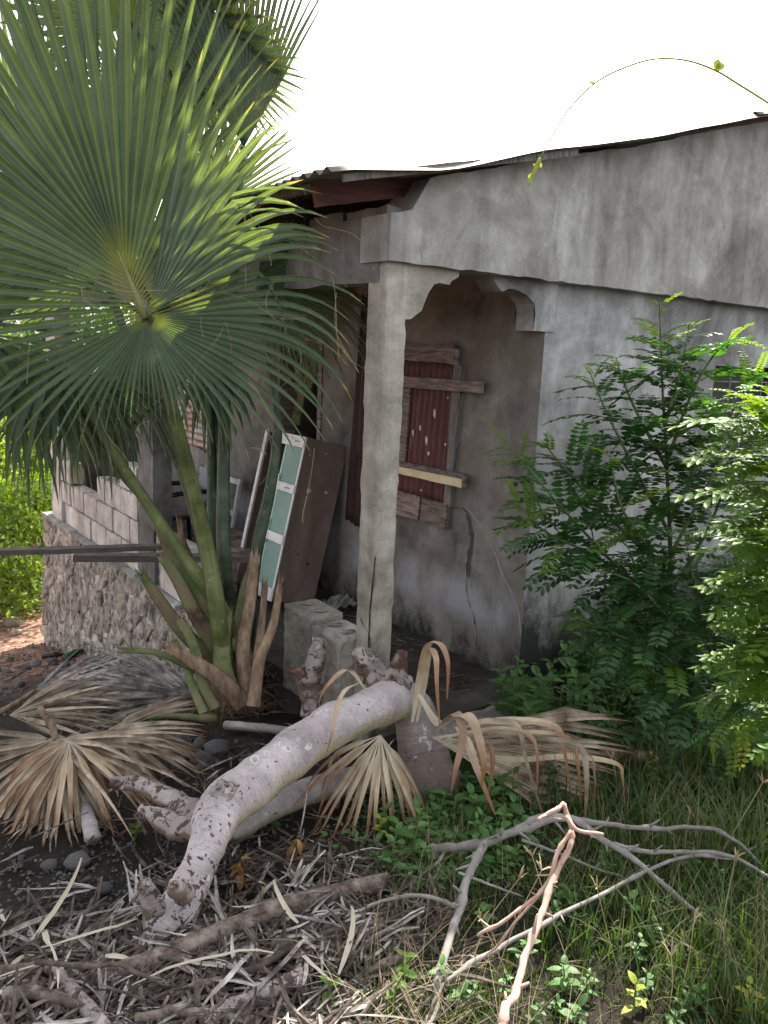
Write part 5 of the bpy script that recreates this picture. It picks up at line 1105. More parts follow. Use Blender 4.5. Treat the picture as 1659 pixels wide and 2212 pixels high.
# ------------------------------------------------------------------ branches and logs on the ground
def og(x, y, h): return ong(x, y, h)
def branch_thing(name, label, cat, limbs, mat, group=None, rough=.12):
    P0 = og(*limbs[0][0][0]); t = thing(name, P0, label, cat, group)
    for i, (pts, radii, nm) in enumerate(limbs):
        P = [og(*p) for p in pts]; r = [radii[0] + (radii[1] - radii[0]) * k / (len(P) - 1) for k in range(len(P))]
        bark_tube(P, r, mat, nm, t, n=10, k=7, rough=rough, freq=18, seed=i + hash(label) % 7 * 0)
    return t
branch_thing('fallen_branch', 'forked grey bare branch lying on the grass at the lower right', 'branch', [
    ([(905, 1842, .03), (960, 1833, .07), (1040, 1822, .13), (1130, 1790, .18), (1220, 1772, .22), (1300, 1805, .2), (1370, 1860, .15), (1450, 1930, .1), (1525, 1990, .03)], (.017, .006), 'limb'),
    ([(1050, 1822, .13), (1020, 1875, .12), (995, 1960, .1), (950, 2090, .07), (935, 2180, .04), (920, 2230, .04)], (.014, .010), 'limb'),
    ([(1110, 1798, .17), (1180, 1762, .22), (1280, 1776, .23), (1380, 1789, .22), (1510, 1788, .19), (1600, 1828, .12), (1640, 1870, .07)], (.011, .004), 'limb'),
    ([(1320, 1820, .18), (1410, 1838, .17), (1560, 1848, .15), (1680, 1898, .1)], (.008, .005), 'limb'),
    ([(1590, 1850, .14), (1480, 1855, .15), (1350, 1905, .12), (1190, 1990, .1), (1060, 2060, .07), (950, 2130, .04)], (.005, .007), 'twig'),
    ([(993, 1962, .1), (940, 1940, .1), (870, 1940, .1), (800, 1960, .07), (740, 2010, .05), (700, 2090, .02)], (.007, .003), 'twig'),
    ([(963, 1835, .07), (940, 1865, .05), (903, 1905, .02)], (.006, .003), 'twig'),
    ([(1018, 1895, .11), (1060, 1915, .08), (1130, 1935, .05)], (.005, .002), 'twig'),
    ([(1130, 1810, .16), (1200, 1840, .12), (1290, 1875, .07), (1340, 1890, .05)], (.005, .003), 'twig')], M['greybranch'])
def tw(pts, r0, r1): return ([*pts], (r0, r1), 'limb')
tb = thing('bare_twig', atd(1080, 2215, 1.55), 'sunlit pinkish bare twig standing up in the front right of the grey branch', 'twig')
for pts, r in (([(1078, 2240, 1.62), (1085, 2170, 1.66), (1112, 2145, 1.7), (1130, 2090, 1.75), (1160, 1995, 1.84), (1190, 1910, 1.92), (1228, 1835, 1.97), (1236, 1790, 2.0), (1220, 1735, 2.02)], (.0095, .006)),
               ([(1220, 1735, 2.02), (1200, 1752, 2.0), (1170, 1778, 1.98)], (.006, .005)), ([(1225, 1760, 2.0), (1250, 1795, 1.98), (1308, 1808, 1.95)], (.006, .004)),
               ([(1236, 1795, 1.98), (1205, 1850, 1.95), (1180, 1910, 1.93), (1110, 1970, 1.9), (1032, 2028, 1.88)], (.006, .004)), ([(1200, 1860, 1.95), (1170, 1925, 1.98), (1100, 2010, 2.0), (1040, 2085, 2.02)], (.004, .0025))):
    P = [atd(*p) for p in pts]; bark_tube(P, [r[0] + (r[1] - r[0]) * k / (len(P) - 1) for k in range(len(P))], M['tanbranch'], 'limb', tb, n=8, k=6, rough=.25, freq=60)
logs = [
 ('long brown log slanting under the foot of the pale fallen tree', [(190, 2135, .03), (400, 2050, .05), (620, 1960, .05), (838, 1903, .04)], (.034, .030), 'logbrown'),
 ('pale spotted log near the bottom edge right of the centre debris', [(430, 2215, .03), (540, 2165, .04), (655, 2110, .05)], (.030, .026), 'barkscab'),
 ('broken stick lying to the bottom left corner with a forked pale end', [(98, 2080, .06), (150, 2130, .05), (225, 2225, .05)], (.016, .022), 'barkscab'),
 ('tan stick end coming in from the lower left edge', [(-40, 2110, .05), (50, 2098, .06), (100, 2084, .06)], (.026, .018), 'logbrown'),
 ('short reddish broken stick beside the long brown log', [(590, 2045, .05), (640, 2062, .05), (700, 2085, .04)], (.018, .016), 'stick'),
 ('thin dark twig curving over the lower end of the long brown log', [(80, 2080, .1), (240, 2082, .12), (300, 2108, .1), (365, 2130, .06)], (.007, .004), 'stick'),
 ('dark stick running to the grass below the grey branch fork', [(640, 2035, .04), (780, 1998, .05), (940, 1968, .04)], (.013, .008), 'stick'),
 ('thin stick parallel to the pale spotted log on its right', [(720, 2145, .04), (840, 2080, .05), (950, 2025, .04)], (.010, .008), 'stick'),
 ('brown stick crossing the debris right of the spotted log', [(640, 2210, .03), (760, 2140, .04), (880, 2060, .05)], (.012, .011), 'logbrown'),
 ('pale smooth stick behind the big log at the palm foot', [(488, 1566, .04), (560, 1572, .05), (640, 1582, .04)], (.024, .02), 'bark'),
 ('mouldy pale root end under the dead fan frond', [(165, 1690, .05), (185, 1740, .05), (200, 1810, .04)], (.022, .03), 'bark'),
 ('thin dark twig crossing below the pale fallen tree', [(540, 1855, .05), (660, 1858, .06), (800, 1872, .05), (900, 1880, .04)], (.005, .004), 'stick'),
 ('dark rotten log in the weeds right of the curling frond', [(1280, 1640, .04), (1340, 1632, .06), (1400, 1640, .04)], (.035, .03), 'rotten'),
 ('short brown stick stub by the left frame edge gravel', [(10, 1470, .03), (30, 1462, .06), (52, 1448, .09)], (.010, .007), 'logbrown'),
 ('narrow dark branch among the bottom debris below the long log', [(370, 2150, .05), (480, 2120, .05), (600, 2070, .05)], (.012, .010), 'logbrown'),
 ('brown green leaf stalk reaching the palm foot from the dead fronds', [(240, 1560, .08), (340, 1548, .1), (470, 1552, .1)], (.012, .018), 'boot'),
]
logs += [
 ('dark stick slanting up behind the spotted log', [(500, 2110, .05), (580, 2080, .06), (660, 2030, .06)], (.011, .007), 'stick'),
 ('reddish stick at the bottom edge left of the seedling', [(700, 2225, .03), (760, 2190, .05), (850, 2120, .05)], (.010, .008), 'stick'),
 ('crooked brown stick on the litter below the leaning limb', [(250, 2020, .04), (330, 2065, .07), (420, 2080, .05)], (.009, .006), 'stick'),
 ('straight brown stick along the bottom edge', [(300, 2205, .04), (420, 2190, .05), (560, 2205, .04)], (.014, .011), 'logbrown'),
 ('thick dark stick in the bottom left behind the tan stick end', [(-30, 2160, .04), (60, 2150, .06), (170, 2165, .05)], (.018, .013), 'logbrown'),
 ('dark stick parallel to the long brown log on its upper side', [(480, 1985, .03), (620, 1940, .05), (760, 1890, .04)], (.012, .008), 'stick'),
 ('thin brown stick lying from the grass edge towards the reddish stick', [(700, 2110, .05), (800, 2040, .06), (870, 2000, .05)], (.007, .005), 'stick'),
 ('upright broken stick stub in the debris left of the spotted log', [(425, 2200, .02), (428, 2160, .07), (424, 2125, .11)], (.009, .007), 'stick'),
]
for lab, pts, r, mt in logs: branch_thing('fallen_stick' if r[0] < .025 else 'fallen_log', lab, 'stick' if r[0] < .025 else 'log', [(pts, r, 'wood')], M[mt], rough=.22)

# flat pale strips in the debris, each one a thing
rr = random.Random(21)
def inreg(x, y):   # debris carpet at the front left
    return True
def scrap(p, L, w, ang, h, mat, bend=.26, seed=0, segs=8):
    rr = random.Random(seed); d = Vector((cos(ang), sin(ang), rr.uniform(-.1, .35))).normalized(); P = [p]; c = rr.uniform(-bend, bend); q = p.copy()
    for k in range(segs):
        d = (Matrix.Rotation(c / segs * 3, 3, 'Z') @ d + Vector((0, 0, rr.uniform(-.25, .12)))).normalized(); q = q + d * L / segs
        g = G0(q.x, q.y) + h * .4 + .006
        if q.z < g: q.z = g + rr.uniform(0, .01)
        P.append(q.copy())
    S = []; tw_ = rr.uniform(-1.2, 1.2); t0 = rr.uniform(-.6, .6)
    for i in range(len(P)):
        T = (P[min(i + 1, len(P) - 1)] - P[max(i - 1, 0)]).normalized(); s = T.cross(ZA).normalized(); n_ = s.cross(T); a = t0 + tw_ * i / len(P); S.append(s * cos(a) + n_ * sin(a))
    W = [w * min(1, .4 + i * .4) * (1 - (i / len(P)) ** 2.5 * .85) for i in range(len(P))]
    mb = MB(); mb.strip(P, W, S, rr.uniform(.1, .35)); return mb
STRIPZ = [(30, 2180, 'in the bottom left corner'), (150, 2190, 'beside the forked pale stick end at the bottom'), (300, 2190, 'between the bottom left stick and spotted log'), (450, 2200, 'under the left end of the spotted log'), (560, 2130, 'between the spotted log and the long brown log'), (640, 2190, 'just right of the spotted log'), (740, 2170, 'at the grass edge by the bottom'),
 (250, 2130, 'across the left end of the long brown log'), (430, 2090, 'in front of the middle of the long brown log'), (40, 2050, 'at the left edge above the tan stick end'), (180, 2030, 'on the litter left of the leaning limb foot'), (330, 2040, 'at the foot of the leaning pale limb'), (640, 2030, 'by the short reddish stick'), (740, 2030, 'by the dark stick below the branch fork'),
 (480, 1980, 'behind the long brown log under the arch'), (620, 1900, 'under the arch near the black plastic bag'), (80, 1900, 'on the bare soil by the rounded stone'), (250, 1920, 'on the bare soil left of the limb'), (740, 1900, 'below the hanging dry frond'), (500, 1880, 'right against the leaning limb under the arch')]
for k in range(56):
    x = rr.uniform(-20, 760); y = rr.uniform(2010, 2210) if rr.random() < .75 else rr.uniform(1840, 2010)
    if y < 2000 and x < 350: y += 110
    p = ong(x, y, rr.uniform(.02, .09))
    mb = scrap(p, rr.uniform(.12, .42), rr.uniform(.007, .018), rr.gauss(.3, 1.1) + (pi if rr.random() < .5 else 0), .03, None, seed=k)
    tan_ = rr.random() < .25; LL = (mb.V[-2] - mb.V[1]).length
    o = mb.build('dead_leaf_strip', M['deadtan'] if tan_ else (M['litter'] if rr.random() < .7 else M['deadfrond']), origin=p)
    tag(o, ('short' if LL < .16 else 'medium' if LL < .27 else 'long') + (' tan' if tan_ else ' bleached') + ' palm strip ' + near(x, y, STRIPZ), 'leaf strip', 'loose palm strips in the front debris')
mbl, mbb_ = MB(), MB()
for k in range(2300):
    r = rr.random()
    if r < .62: x, y = rr.uniform(-40, 900), rr.uniform(1990, 2260)
    elif r < .85: x, y = rr.uniform(330, 950), rr.uniform(1840, 2080)
    else: x, y = rr.uniform(-40, 850), rr.uniform(1440, 1900)
    if x > 820 - (y - 1990) * .35 and rr.random() < .7: continue
    if y < 2015 and x < 340 and rr.random() < .85: continue
    p = ong(x, y, rr.uniform(.004, .06)); mb = scrap(p, rr.uniform(.03, .17), rr.uniform(.004, .015), rr.uniform(0, 6.28), .01, None, seed=k + 500, segs=4)
    tgt = mbl if rr.random() < .25 else mbb_; tgt.add(mb.V, mb.F)
tag(mbl.build('leaf_litter', M['litter'], origin=(1, 2, 0)), 'bleached shredded palm leaf litter covering the front left ground', 'leaf litter', kind='stuff')
tag(mbb_.build('brown_leaf_litter', M['litter2'], origin=(1, 2, 0)), 'brown leaf litter and bark bits between the sticks', 'leaf litter', kind='stuff')
mbc = MB()
for k in range(85):
    x, y = (rr.uniform(-40, 800), rr.uniform(2030, 2240)) if rr.random() < .7 else (rr.uniform(200, 820), rr.uniform(1900, 2060))
    p = ong(x, y, rr.uniform(.01, .05)); a = rr.gauss(.3, 1.0) + (pi if rr.random() < .5 else 0); L = rr.uniform(.09, .22)
    for j in range(rr.randint(5, 9)):
        q = p + Vector((rr.gauss(0, .008), rr.gauss(0, .008), .003 * j)); m2 = scrap(q, L * rr.uniform(.6, 1.15), rr.uniform(.006, .013), a + rr.gauss(0, .13), .02, None, bend=.12, seed=k * 11 + j, segs=4); mbc.add(m2.V, m2.F)
tag(mbc.build('shredded_fronds', M['litter'], origin=(1, 2, 0)), 'bleached shredded frond bundles lying in the front debris', 'leaf litter', kind='stuff')
mb = MB()
for k in range(1300):
    r = rr.random()
    if r < .65: x, y = rr.uniform(-40, 1000), rr.uniform(1980, 2260)
    elif r < .8: x, y = rr.uniform(330, 950), rr.uniform(1840, 2080)
    else: x, y = rr.uniform(-40, 1000), rr.uniform(1430, 1900)
    p = ong(x, y, rr.uniform(.005, .05)); a = rr.gauss(.5, .9); L = rr.uniform(.04, .22); d = Vector((cos(a), sin(a), rr.uniform(-.12, .2))) * L
    q = p + d; q.z = max(q.z, G0(q.x, q.y) + .008); m_ = (p + q) / 2 + Vector((rr.uniform(-.01, .01), rr.uniform(-.01, .01), .006)); r_ = rr.uniform(.0015, .0065)
    mb.tube([p, m_, q], [r_, r_ * .9, r_ * .6], 5)
for k in range(160):   # sticks on the porch floor
    p = Vector((rr.uniform(2.2, 3.0), rr.uniform(2.9, 4.3), .012)); a = rr.uniform(0, 6.28); L = rr.uniform(.05, .2)
    mb.tube([p, p + Vector((cos(a) * L, sin(a) * L, rr.uniform(0, .03)))], [.004, .002], 5)
tag(mb.build('twig_litter', M['stick'], origin=(1, 2, 0)), 'small broken twigs scattered over the ground', 'twigs', kind='stuff')

# ------------------------------------------------------------------ stones and gravel
def rockmesh(seed, sub=2):
    bm = bmesh.new(); bmesh.ops.create_icosphere(bm, subdivisions=sub, radius=1.0)
    for v in bm.verts:
        n_ = noise.noise(v.co * 1.1 + Vector((seed * 5, 0, 0))); n2 = noise.noise(v.co * 2.6 + Vector((seed * 3, 4, 0)))
        v.co *= 1 + .35 * n_ + .14 * n2
    me = bpy.data.meshes.new('stone'); bm.to_mesh(me); bm.free(); me.polygons.foreach_set('use_smooth', [True] * len(me.polygons)); return me
rocks = [rockmesh(i) for i in range(6)]
for me in rocks: me.materials.append(M['rock'])
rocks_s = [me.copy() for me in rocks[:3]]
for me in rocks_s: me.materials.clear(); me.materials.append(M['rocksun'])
rr = random.Random(31)
def SZ(v): return 'tiny ' if v < 7.5 else 'small ' if v < 11 else 'bigger '
WALLZ = [(20, 1430, 'at the left edge'), (90, 1425, 'just below the brown bottle'), (160, 1425, 'just below the green bottle'), (230, 1430, 'at the foot of the wall corner stones'), (300, 1440, 'against the wall near the palm'), (40, 1480, 'left of the bleached frond stem'), (130, 1480, 'behind the bleached frond'), (210, 1485, 'behind the frond tips'), (300, 1490, 'nearest the palm foot')]
HEAPZ = [(390, 1590, 'touching the rounded stone'), (450, 1590, 'by the angular stone'), (530, 1590, 'below the pale smooth stick'), (390, 1660, 'beside the brown dead frond tips'), (450, 1660, 'beside the brown angular stone'), (540, 1650, 'close against the log')]
SOILZ = [(40, 1850, 'under the hanging frond strips'), (140, 1850, 'around the rounded stone'), (250, 1850, 'right of the mouldy root end'), (60, 1950, 'near the left edge'), (170, 1960, 'in the open middle'), (290, 1950, 'near the leaning limb')]
def rock(x, y, pxr, label, group=None, sun=False, flat=.7, cat='stone'):
    p = ong(x, y); s = pxr / FPX * dep(p); o = bpy.data.objects.new('stone', rr.choice(rocks_s if sun else rocks)); COL.objects.link(o)
    o.location = p + ZA * s * .35; o.scale = (s * rr.uniform(.9, 1.25), s * rr.uniform(.8, 1.1), s * flat); o.rotation_euler = (rr.uniform(-.3, .3), rr.uniform(-.3, .3), rr.uniform(0, 6.28))
    return tag(o, label, cat, group)
rock(167, 1868, 27, 'rounded grey stone below the hanging strips of the big dead frond'); rock(105, 1875, 17, 'smaller grey stone just left of the rounded one'); rock(228, 1925, 18, 'dark stone alone on the bare soil left of the leaning log')
rock(400, 1603, 26, 'rounded stone against the tips of the dead frond'); rock(430, 1612, 18, 'small stone touching the rounded stone by the frond tips'); rock(470, 1622, 24, 'angular stone in the gap between palm foot and pale log'); rock(437, 1650, 26, 'brown angular stone nearest the back of the pale log')
rock(1075, 1522, 20, 'pale grey stone at the edge of the porch, above its darker neighbour'); rock(1070, 1548, 17, 'grey stone in the weeds, under the pale one'); rock(30, 1350, 17, 'brown round stone in the sunlit patch', sun=True); rock(35, 1372, 12, 'smaller brown stone in front of the sunlit round one', sun=True)
rock(1120, 1545, 12, 'small stone half hidden by weeds right of the porch edge')
for k in range(46):
    x, y = rr.uniform(-10, 330), rr.uniform(1412, 1500)
    rr_s = rr.uniform(5, 15); rock(x, y, rr_s, SZ(rr_s) + 'grey stone in the rubble strip ' + near(x, y, WALLZ), 'stones in the rubble strip at the wall foot')
for k in range(26):
    x, y = rr.uniform(370, 560), rr.uniform(1580, 1680)
    rr_s = rr.uniform(5, 14); rock(x, y, rr_s, SZ(rr_s) + 'grey stone behind the pale log ' + near(x, y, HEAPZ), 'stones heaped behind the pale log')
for k in range(22):
    x, y = rr.uniform(0, 330), rr.uniform(1830, 2000)
    rr_s = rr.uniform(3, 8) ; rock(x, y, rr_s, SZ(rr_s * 1.8) + 'small stone on the bare soil ' + near(x, y, SOILZ), 'small stones on the bare soil')
tp = [(v.co.copy(), None) for v in []]
base = [Vector(v) for v in ((1, 0, 0), (-1, 0, 0), (0, 1, 0), (0, -1, 0), (0, 0, 1), (0, 0, -.6))]; bf = [(0, 2, 4), (2, 1, 4), (1, 3, 4), (3, 0, 4), (2, 0, 5), (1, 2, 5), (3, 1, 5), (0, 3, 5)]
mb = MB()
for k in range(5200):
    r = rr.random()
    if r < .45: x, y = rr.uniform(-60, 420), rr.uniform(1385, 1520)
    elif r < .75: x, y = rr.uniform(-60, 620), rr.uniform(1800, 2080)
    else: x, y = rr.uniform(330, 1000), rr.uniform(1560, 1900)
    p = ong(x, y); s = rr.uniform(.002, .009) * (2.2 if y < 1540 else 1); R3 = Matrix.Rotation(rr.uniform(0, 6.28), 3, 'Z') @ Matrix.Rotation(rr.uniform(-.6, .6), 3, 'X')
    mb.add([p + R3 @ Vector((v.x * s * rr.uniform(.7, 1.3), v.y * s * rr.uniform(.7, 1.2), v.z * s * .8)) for v in base], bf)
tag(mb.build('gravel', M['rock'], origin=(1, 2, 0)), 'fine grey gravel and grit on the bare soil', 'gravel', kind='stuff')
# slab at the porch edge and black plastic sheet
p, q = ony(905, 1465, 2.70), ony(1075, 1500, 2.66)
mb = MB(); mb.rbox(((p.x + q.x) / 2 + .05, 2.66, -.03), XA, YA, ZA, .33, .07, .035, cell=.04, amp=.008, round_=.01); mb.build('porch_step', M['cinder'], house)
pp = ong(985, 1520, .03); V = []
for j in range(9):
    for i in range(13): V.append(pp + RT * ((i - 6) * .022) + HF * ((j - 4) * .024) + ZA * (.018 * noise.noise(Vector((i * .4, j * .5, 2))) + .03 * (1 - ((i - 6) / 6) ** 2) * (1 - ((j - 4) / 4) ** 2)))
F = [(j * 13 + i, j * 13 + i + 1, (j + 1) * 13 + i + 1, (j + 1) * 13 + i) for j in range(8) for i in range(12)]
tag(mk('plastic_sheet', V, F, M['blackplastic'], smooth=True, origin=pp), 'black plastic sheet on the ground in front of the porch step', 'plastic sheet')
pp = ong(595, 2010, .03); V = []
for j in range(9):
    for i in range(13): V.append(pp + RT * ((i - 6) * .014) + HF * ((j - 4) * .02) + ZA * (.03 * abs(noise.noise(Vector((i * .6, j * .7, 7)))) + .01 * ((i * j) % 2)))
tag(mk('plastic_bag', V, F, M['blackplastic'], smooth=True, origin=pp), 'crumpled black plastic bag under the arch of the fallen tree', 'plastic bag')
def bottle(x, y, label, mat, ang):
    p = ong(x, y, .035); t = thing('glass_bottle', p, label, 'bottle'); d = Vector((cos(ang), sin(ang), .03)).normalized()
    mb = MB(); mb.tube([p - d * .08, p + d * .04, p + d * .075, p + d * .12], [.03, .03, .013, .012], 12); mb.build('body', mat, t, True)
    mb = MB(); mb.tube([p + d * .12, p + d * .128], [.0145, .0145], 10); mb.build('neck_ring', mat, t)
M['bgreen'] = simple('green_bottle_glass', [(0.3, (0.01, 0.05, 0.02)), (0.7, (0.02, 0.09, 0.035))], 5, rough=.12, bmp=0); M['bbrown'] = simple('brown_bottle_glass', [(0.3, (0.02, 0.012, 0.008)), (0.7, (0.045, 0.025, 0.015))], 5, rough=.12, bmp=0)
bottle(*(86.4 + .2734 * 265, 864 + .2734 * 2000), 'green glass bottle lying at the foot of the rubble wall', M['bgreen'], .3); bottle(*(86.4 + .2734 * 90, 864 + .2734 * 2015), 'dark brown glass bottle lying left of the green one', M['bbrown'], -.4)
# ------------------------------------------------------------------ leaves shared by shrubs and weeds
def leafshape(L, w, nseg=4, fold=.2, droop=.15):
    V = []; F = []
    for i in range(nseg + 1):
        s = i / nseg; ww = w * math.sin(pi * min(.97, s * .93 + .05)) ** .8 if 0 < i < nseg else w * .04
        x = L * s; z = -droop * L * s * s
        V += [Vector((x, -ww, z + fold * ww)), Vector((x, 0, z)), Vector((x, ww, z + fold * ww))]
    for i in range(nseg): F += [(3 * i, 3 * i + 1, 3 * i + 4, 3 * i + 3), (3 * i + 1, 3 * i + 2, 3 * i + 5, 3 * i + 4)]
    return V, F
def pinnate(seed, npair, young=False):
    rr = random.Random(seed); V = []; F = []
    def add(v, f): n = len(V); V.extend(v); F.extend([tuple(i + n for i in q) for q in f])
    def rp(s): return Vector((s, .04 * sin(s * 3 + seed), .10 * s - .34 * s * s))
    P = [rp(s / 6) for s in range(7)]; mb = MB(); mb.tube(P, [.008 - .0009 * i for i in range(7)], 3, cap=False); add(mb.V, mb.F)
    for k in range(npair):
        s = .14 + .84 * k / (npair - 1); p = rp(s); T = (rp(s + .02) - p).normalized(); l = (.20 * (1 - .45 * abs(s - .5))) * rr.uniform(.9, 1.1); w = l * .27
        for sd in (-1, 1):
            side = Vector((0, sd, 0)); d = (side * .92 + T * .42 + Vector((0, 0, rr.uniform(-.35, .05)))).normalized(); n_ = d.cross(T) * (-sd); n_ = n_ if n_.z > 0 else -n_
            u = d.cross(n_)
            q = [p, p + d * l * .28 - u * w * .9, p + d * l * .7 - u * w * .85, p + d * l, p + d * l * .7 + u * w * .85, p + d * l * .28 + u * w * .9, p + d * l * .5 - n_ * w * .25]
            add(q, [(0, 1, 6), (1, 2, 6), (2, 3, 6), (3, 4, 6), (4, 5, 6), (5, 0, 6)])
    d = Vector((1, 0, -.4)).normalized(); p = rp(1.0); add([p, p + d * .06 + Vector((0, .025, 0)), p + d * .13, p + d * .06 - Vector((0, .025, 0))], [(0, 1, 2, 3)])
    me = bpy.data.meshes.new('leaf'); me.from_pydata([tuple(v) for v in V], [], F); return me
def withmat(me, mat): m = me.copy(); m.materials.clear(); m.materials.append(mat); return m
pins = [pinnate(i, 9 + i % 4) for i in range(6)]
PIN = {k: [withmat(m, M[k]) for m in pins] for k in ('leaf', 'leaflight', 'weeddark', 'weedyellow')}
def place(mesh, parent, p, d, up, s, name='leaf', label=None):
    d = d.normalized(); y = up.cross(d)
    if y.length < 1e-3: y = XA.cross(d)
    y.normalize(); z = d.cross(y)
    o = bpy.data.objects.new(name, mesh); COL.objects.link(o); o.parent = parent
    off = wloc(parent); q = p - off
    o.matrix_basis = Matrix(((d.x * s, y.x * s, z.x * s, q.x), (d.y * s, y.y * s, z.y * s, q.y), (d.z * s, y.z * s, z.z * s, q.z), (0, 0, 0, 1)))
    if label: o['label'] = label
    return o
def shrub(label, base, stems, mat, cat='shrub', name='leafy_shrub', leafL=.23, step=.022, r0=.014, light=.15, seed=0, group=None, bias=None, yellow=0.0, maxl=290, skip=.25):
    rr = random.Random(seed); t = thing(name, base, label, cat, group); cand = []
    for si, st_ in enumerate(stems):
        pts = [p if isinstance(p, Vector) else atd(*p) for p in st_]
        P = spline(pts, 8); mb = MB(); m = len(P); rs = r0 if si == 0 else r0 * .55
        mb.tube(P, [rs * (1 - i / m) + .0016 for i in range(m)], 7, rough=.15, freq=30); mb.build('branch', M['woodstem'] if si == 0 else M['stemgreen'], t, True)
        L = 0; acc = 0; tot = sum((P[i + 1] - P[i]).length for i in range(m - 1)); ph = rr.uniform(0, 6.28)
        for i in range(m - 1):
            sgl = (P[i + 1] - P[i]).length; acc += sgl; L += sgl
            while acc > step:
                acc -= step; f = L / tot
                if f < (skip if si else skip + .2): continue
                ph += 2.4; T = (P[i + 1] - P[i]).normalized(); a = T.orthogonal().normalized(); b = T.cross(a); rad_ = a * cos(ph) + b * sin(ph)
                d = rad_ + T * (.45 + .9 * f ** 3) + ZA * .12
                d.z *= .55
                if bias: d = d + bias
                sc = leafL * (1 - .62 * max(0, (f - .72) / .28)) * rr.uniform(.75, 1.1); cand.append((P[i].copy(), d, sc, f))
    if len(cand) > maxl: rr.shuffle(cand); cand = cand[:maxl]
    for p, d, sc, f in cand:
        key = 'leaflight' if (f > .9 or rr.random() < light) else mat
        if rr.random() < yellow: key = 'weedyellow'
        place(rr.choice(PIN[key]), t, p, d, ZA + Vector((rr.uniform(-.25, .25), rr.uniform(-.25, .25), 0)), sc)
    return t
b1 = ong(1455, 1590)
shrub('tall dark green feathery-leaved shrub against the pale front wall, tip near the beam', b1, [
    [b1, (1452, 1400, 3.72), (1448, 1200, 3.68), (1440, 1000, 3.64), (1430, 820, 3.6), (1424, 640, 3.56)],
    [(1452, 1420, 3.70), (1390, 1290, 3.6), (1290, 1180, 3.5), (1190, 1070, 3.42), (1120, 985, 3.36), (1085, 955, 3.34)],
    [(1452, 1360, 3.7), (1400, 1190, 3.5), (1345, 1100, 3.4), (1322, 1010, 3.35), (1318, 970, 3.34)],
    [(1445, 1150, 3.66), (1370, 1010, 3.6), (1310, 890, 3.56), (1272, 800, 3.54)],
    [(1440, 1000, 3.64), (1490, 860, 3.62), (1540, 770, 3.6), (1590, 725, 3.58)],
    [(1450, 1330, 3.7), (1300, 1210, 3.52), (1180, 1150, 3.42), (1110, 1080, 3.38)],
    [(1446, 1240, 3.68), (1300, 1100, 3.6), (1210, 1000, 3.56), (1170, 950, 3.55)],
    [(1450, 1280, 3.7), (1540, 1120, 3.66), (1580, 980, 3.62), (1600, 900, 3.6)],
    [(1440, 1010, 3.64), (1380, 900, 3.6), (1345, 820, 3.58), (1330, 770, 3.56)],
    [(1436, 920, 3.62), (1470, 800, 3.6), (1490, 700, 3.58)], [(1445, 1130, 3.6), (1530, 960, 3.5), (1590, 860, 3.45), (1640, 800, 3.42)], [(1448, 1200, 3.6), (1550, 1010, 3.4), (1620, 920, 3.35)]], 'leaf', leafL=.30, seed=1, step=.019, maxl=290, light=.08)
b2 = ong(1560, 1640)
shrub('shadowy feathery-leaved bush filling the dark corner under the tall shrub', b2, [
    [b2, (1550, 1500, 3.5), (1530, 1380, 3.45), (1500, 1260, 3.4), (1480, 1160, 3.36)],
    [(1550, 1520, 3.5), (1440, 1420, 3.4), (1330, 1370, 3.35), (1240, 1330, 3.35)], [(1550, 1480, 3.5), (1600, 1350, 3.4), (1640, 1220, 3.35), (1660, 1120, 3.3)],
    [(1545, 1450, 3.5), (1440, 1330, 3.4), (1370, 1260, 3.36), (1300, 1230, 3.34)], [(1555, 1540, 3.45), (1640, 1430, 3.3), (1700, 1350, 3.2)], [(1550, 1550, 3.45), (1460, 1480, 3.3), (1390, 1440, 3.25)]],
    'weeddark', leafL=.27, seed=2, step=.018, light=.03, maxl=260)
b3 = ong(1790, 1800)
shrub('bright sunlit feathery-leaved shrub cut by the right frame edge', b3, [
    [b3, (1760, 1500, 2.5), (1740, 1250, 2.42), (1715, 1000, 2.36), (1680, 890, 2.3), (1655, 830, 2.28)],
    [(1735, 1150, 2.4), (1690, 960, 2.32), (1640, 880, 2.28), (1600, 850, 2.26)], [(1740, 1250, 2.42), (1700, 1100, 2.34), (1670, 1030, 2.3), (1640, 990, 2.28)],
    [(1745, 1400, 2.44), (1710, 1250, 2.36), (1680, 1180, 2.32), (1650, 1150, 2.3)], [(1750, 1500, 2.46), (1710, 1360, 2.4), (1680, 1300, 2.36), (1655, 1260, 2.34)], [(1755, 1600, 2.5), (1720, 1450, 2.42), (1680, 1400, 2.38), (1640, 1380, 2.36)]],
    'leaflight', leafL=.25, seed=3, step=.018, light=.5, bias=-RT * .9, maxl=230, skip=.2)
b4 = ong(1760, 1640)
shrub('drooping feathery spray with a few yellow leaflets above the grass at the right', b4, [
    [b4, (1720, 1560, 2.8), (1640, 1510, 2.78), (1560, 1500, 2.76), (1500, 1520, 2.75)], [(1640, 1510, 2.78), (1590, 1540, 2.74), (1540, 1590, 2.72)], [(1700, 1540, 2.8), (1640, 1450, 2.78), (1600, 1400, 2.76)]],
    'leaf', leafL=.19, seed=4, step=.02, light=.35, yellow=.03, bias=-ZA * .5, maxl=90, r0=.007)

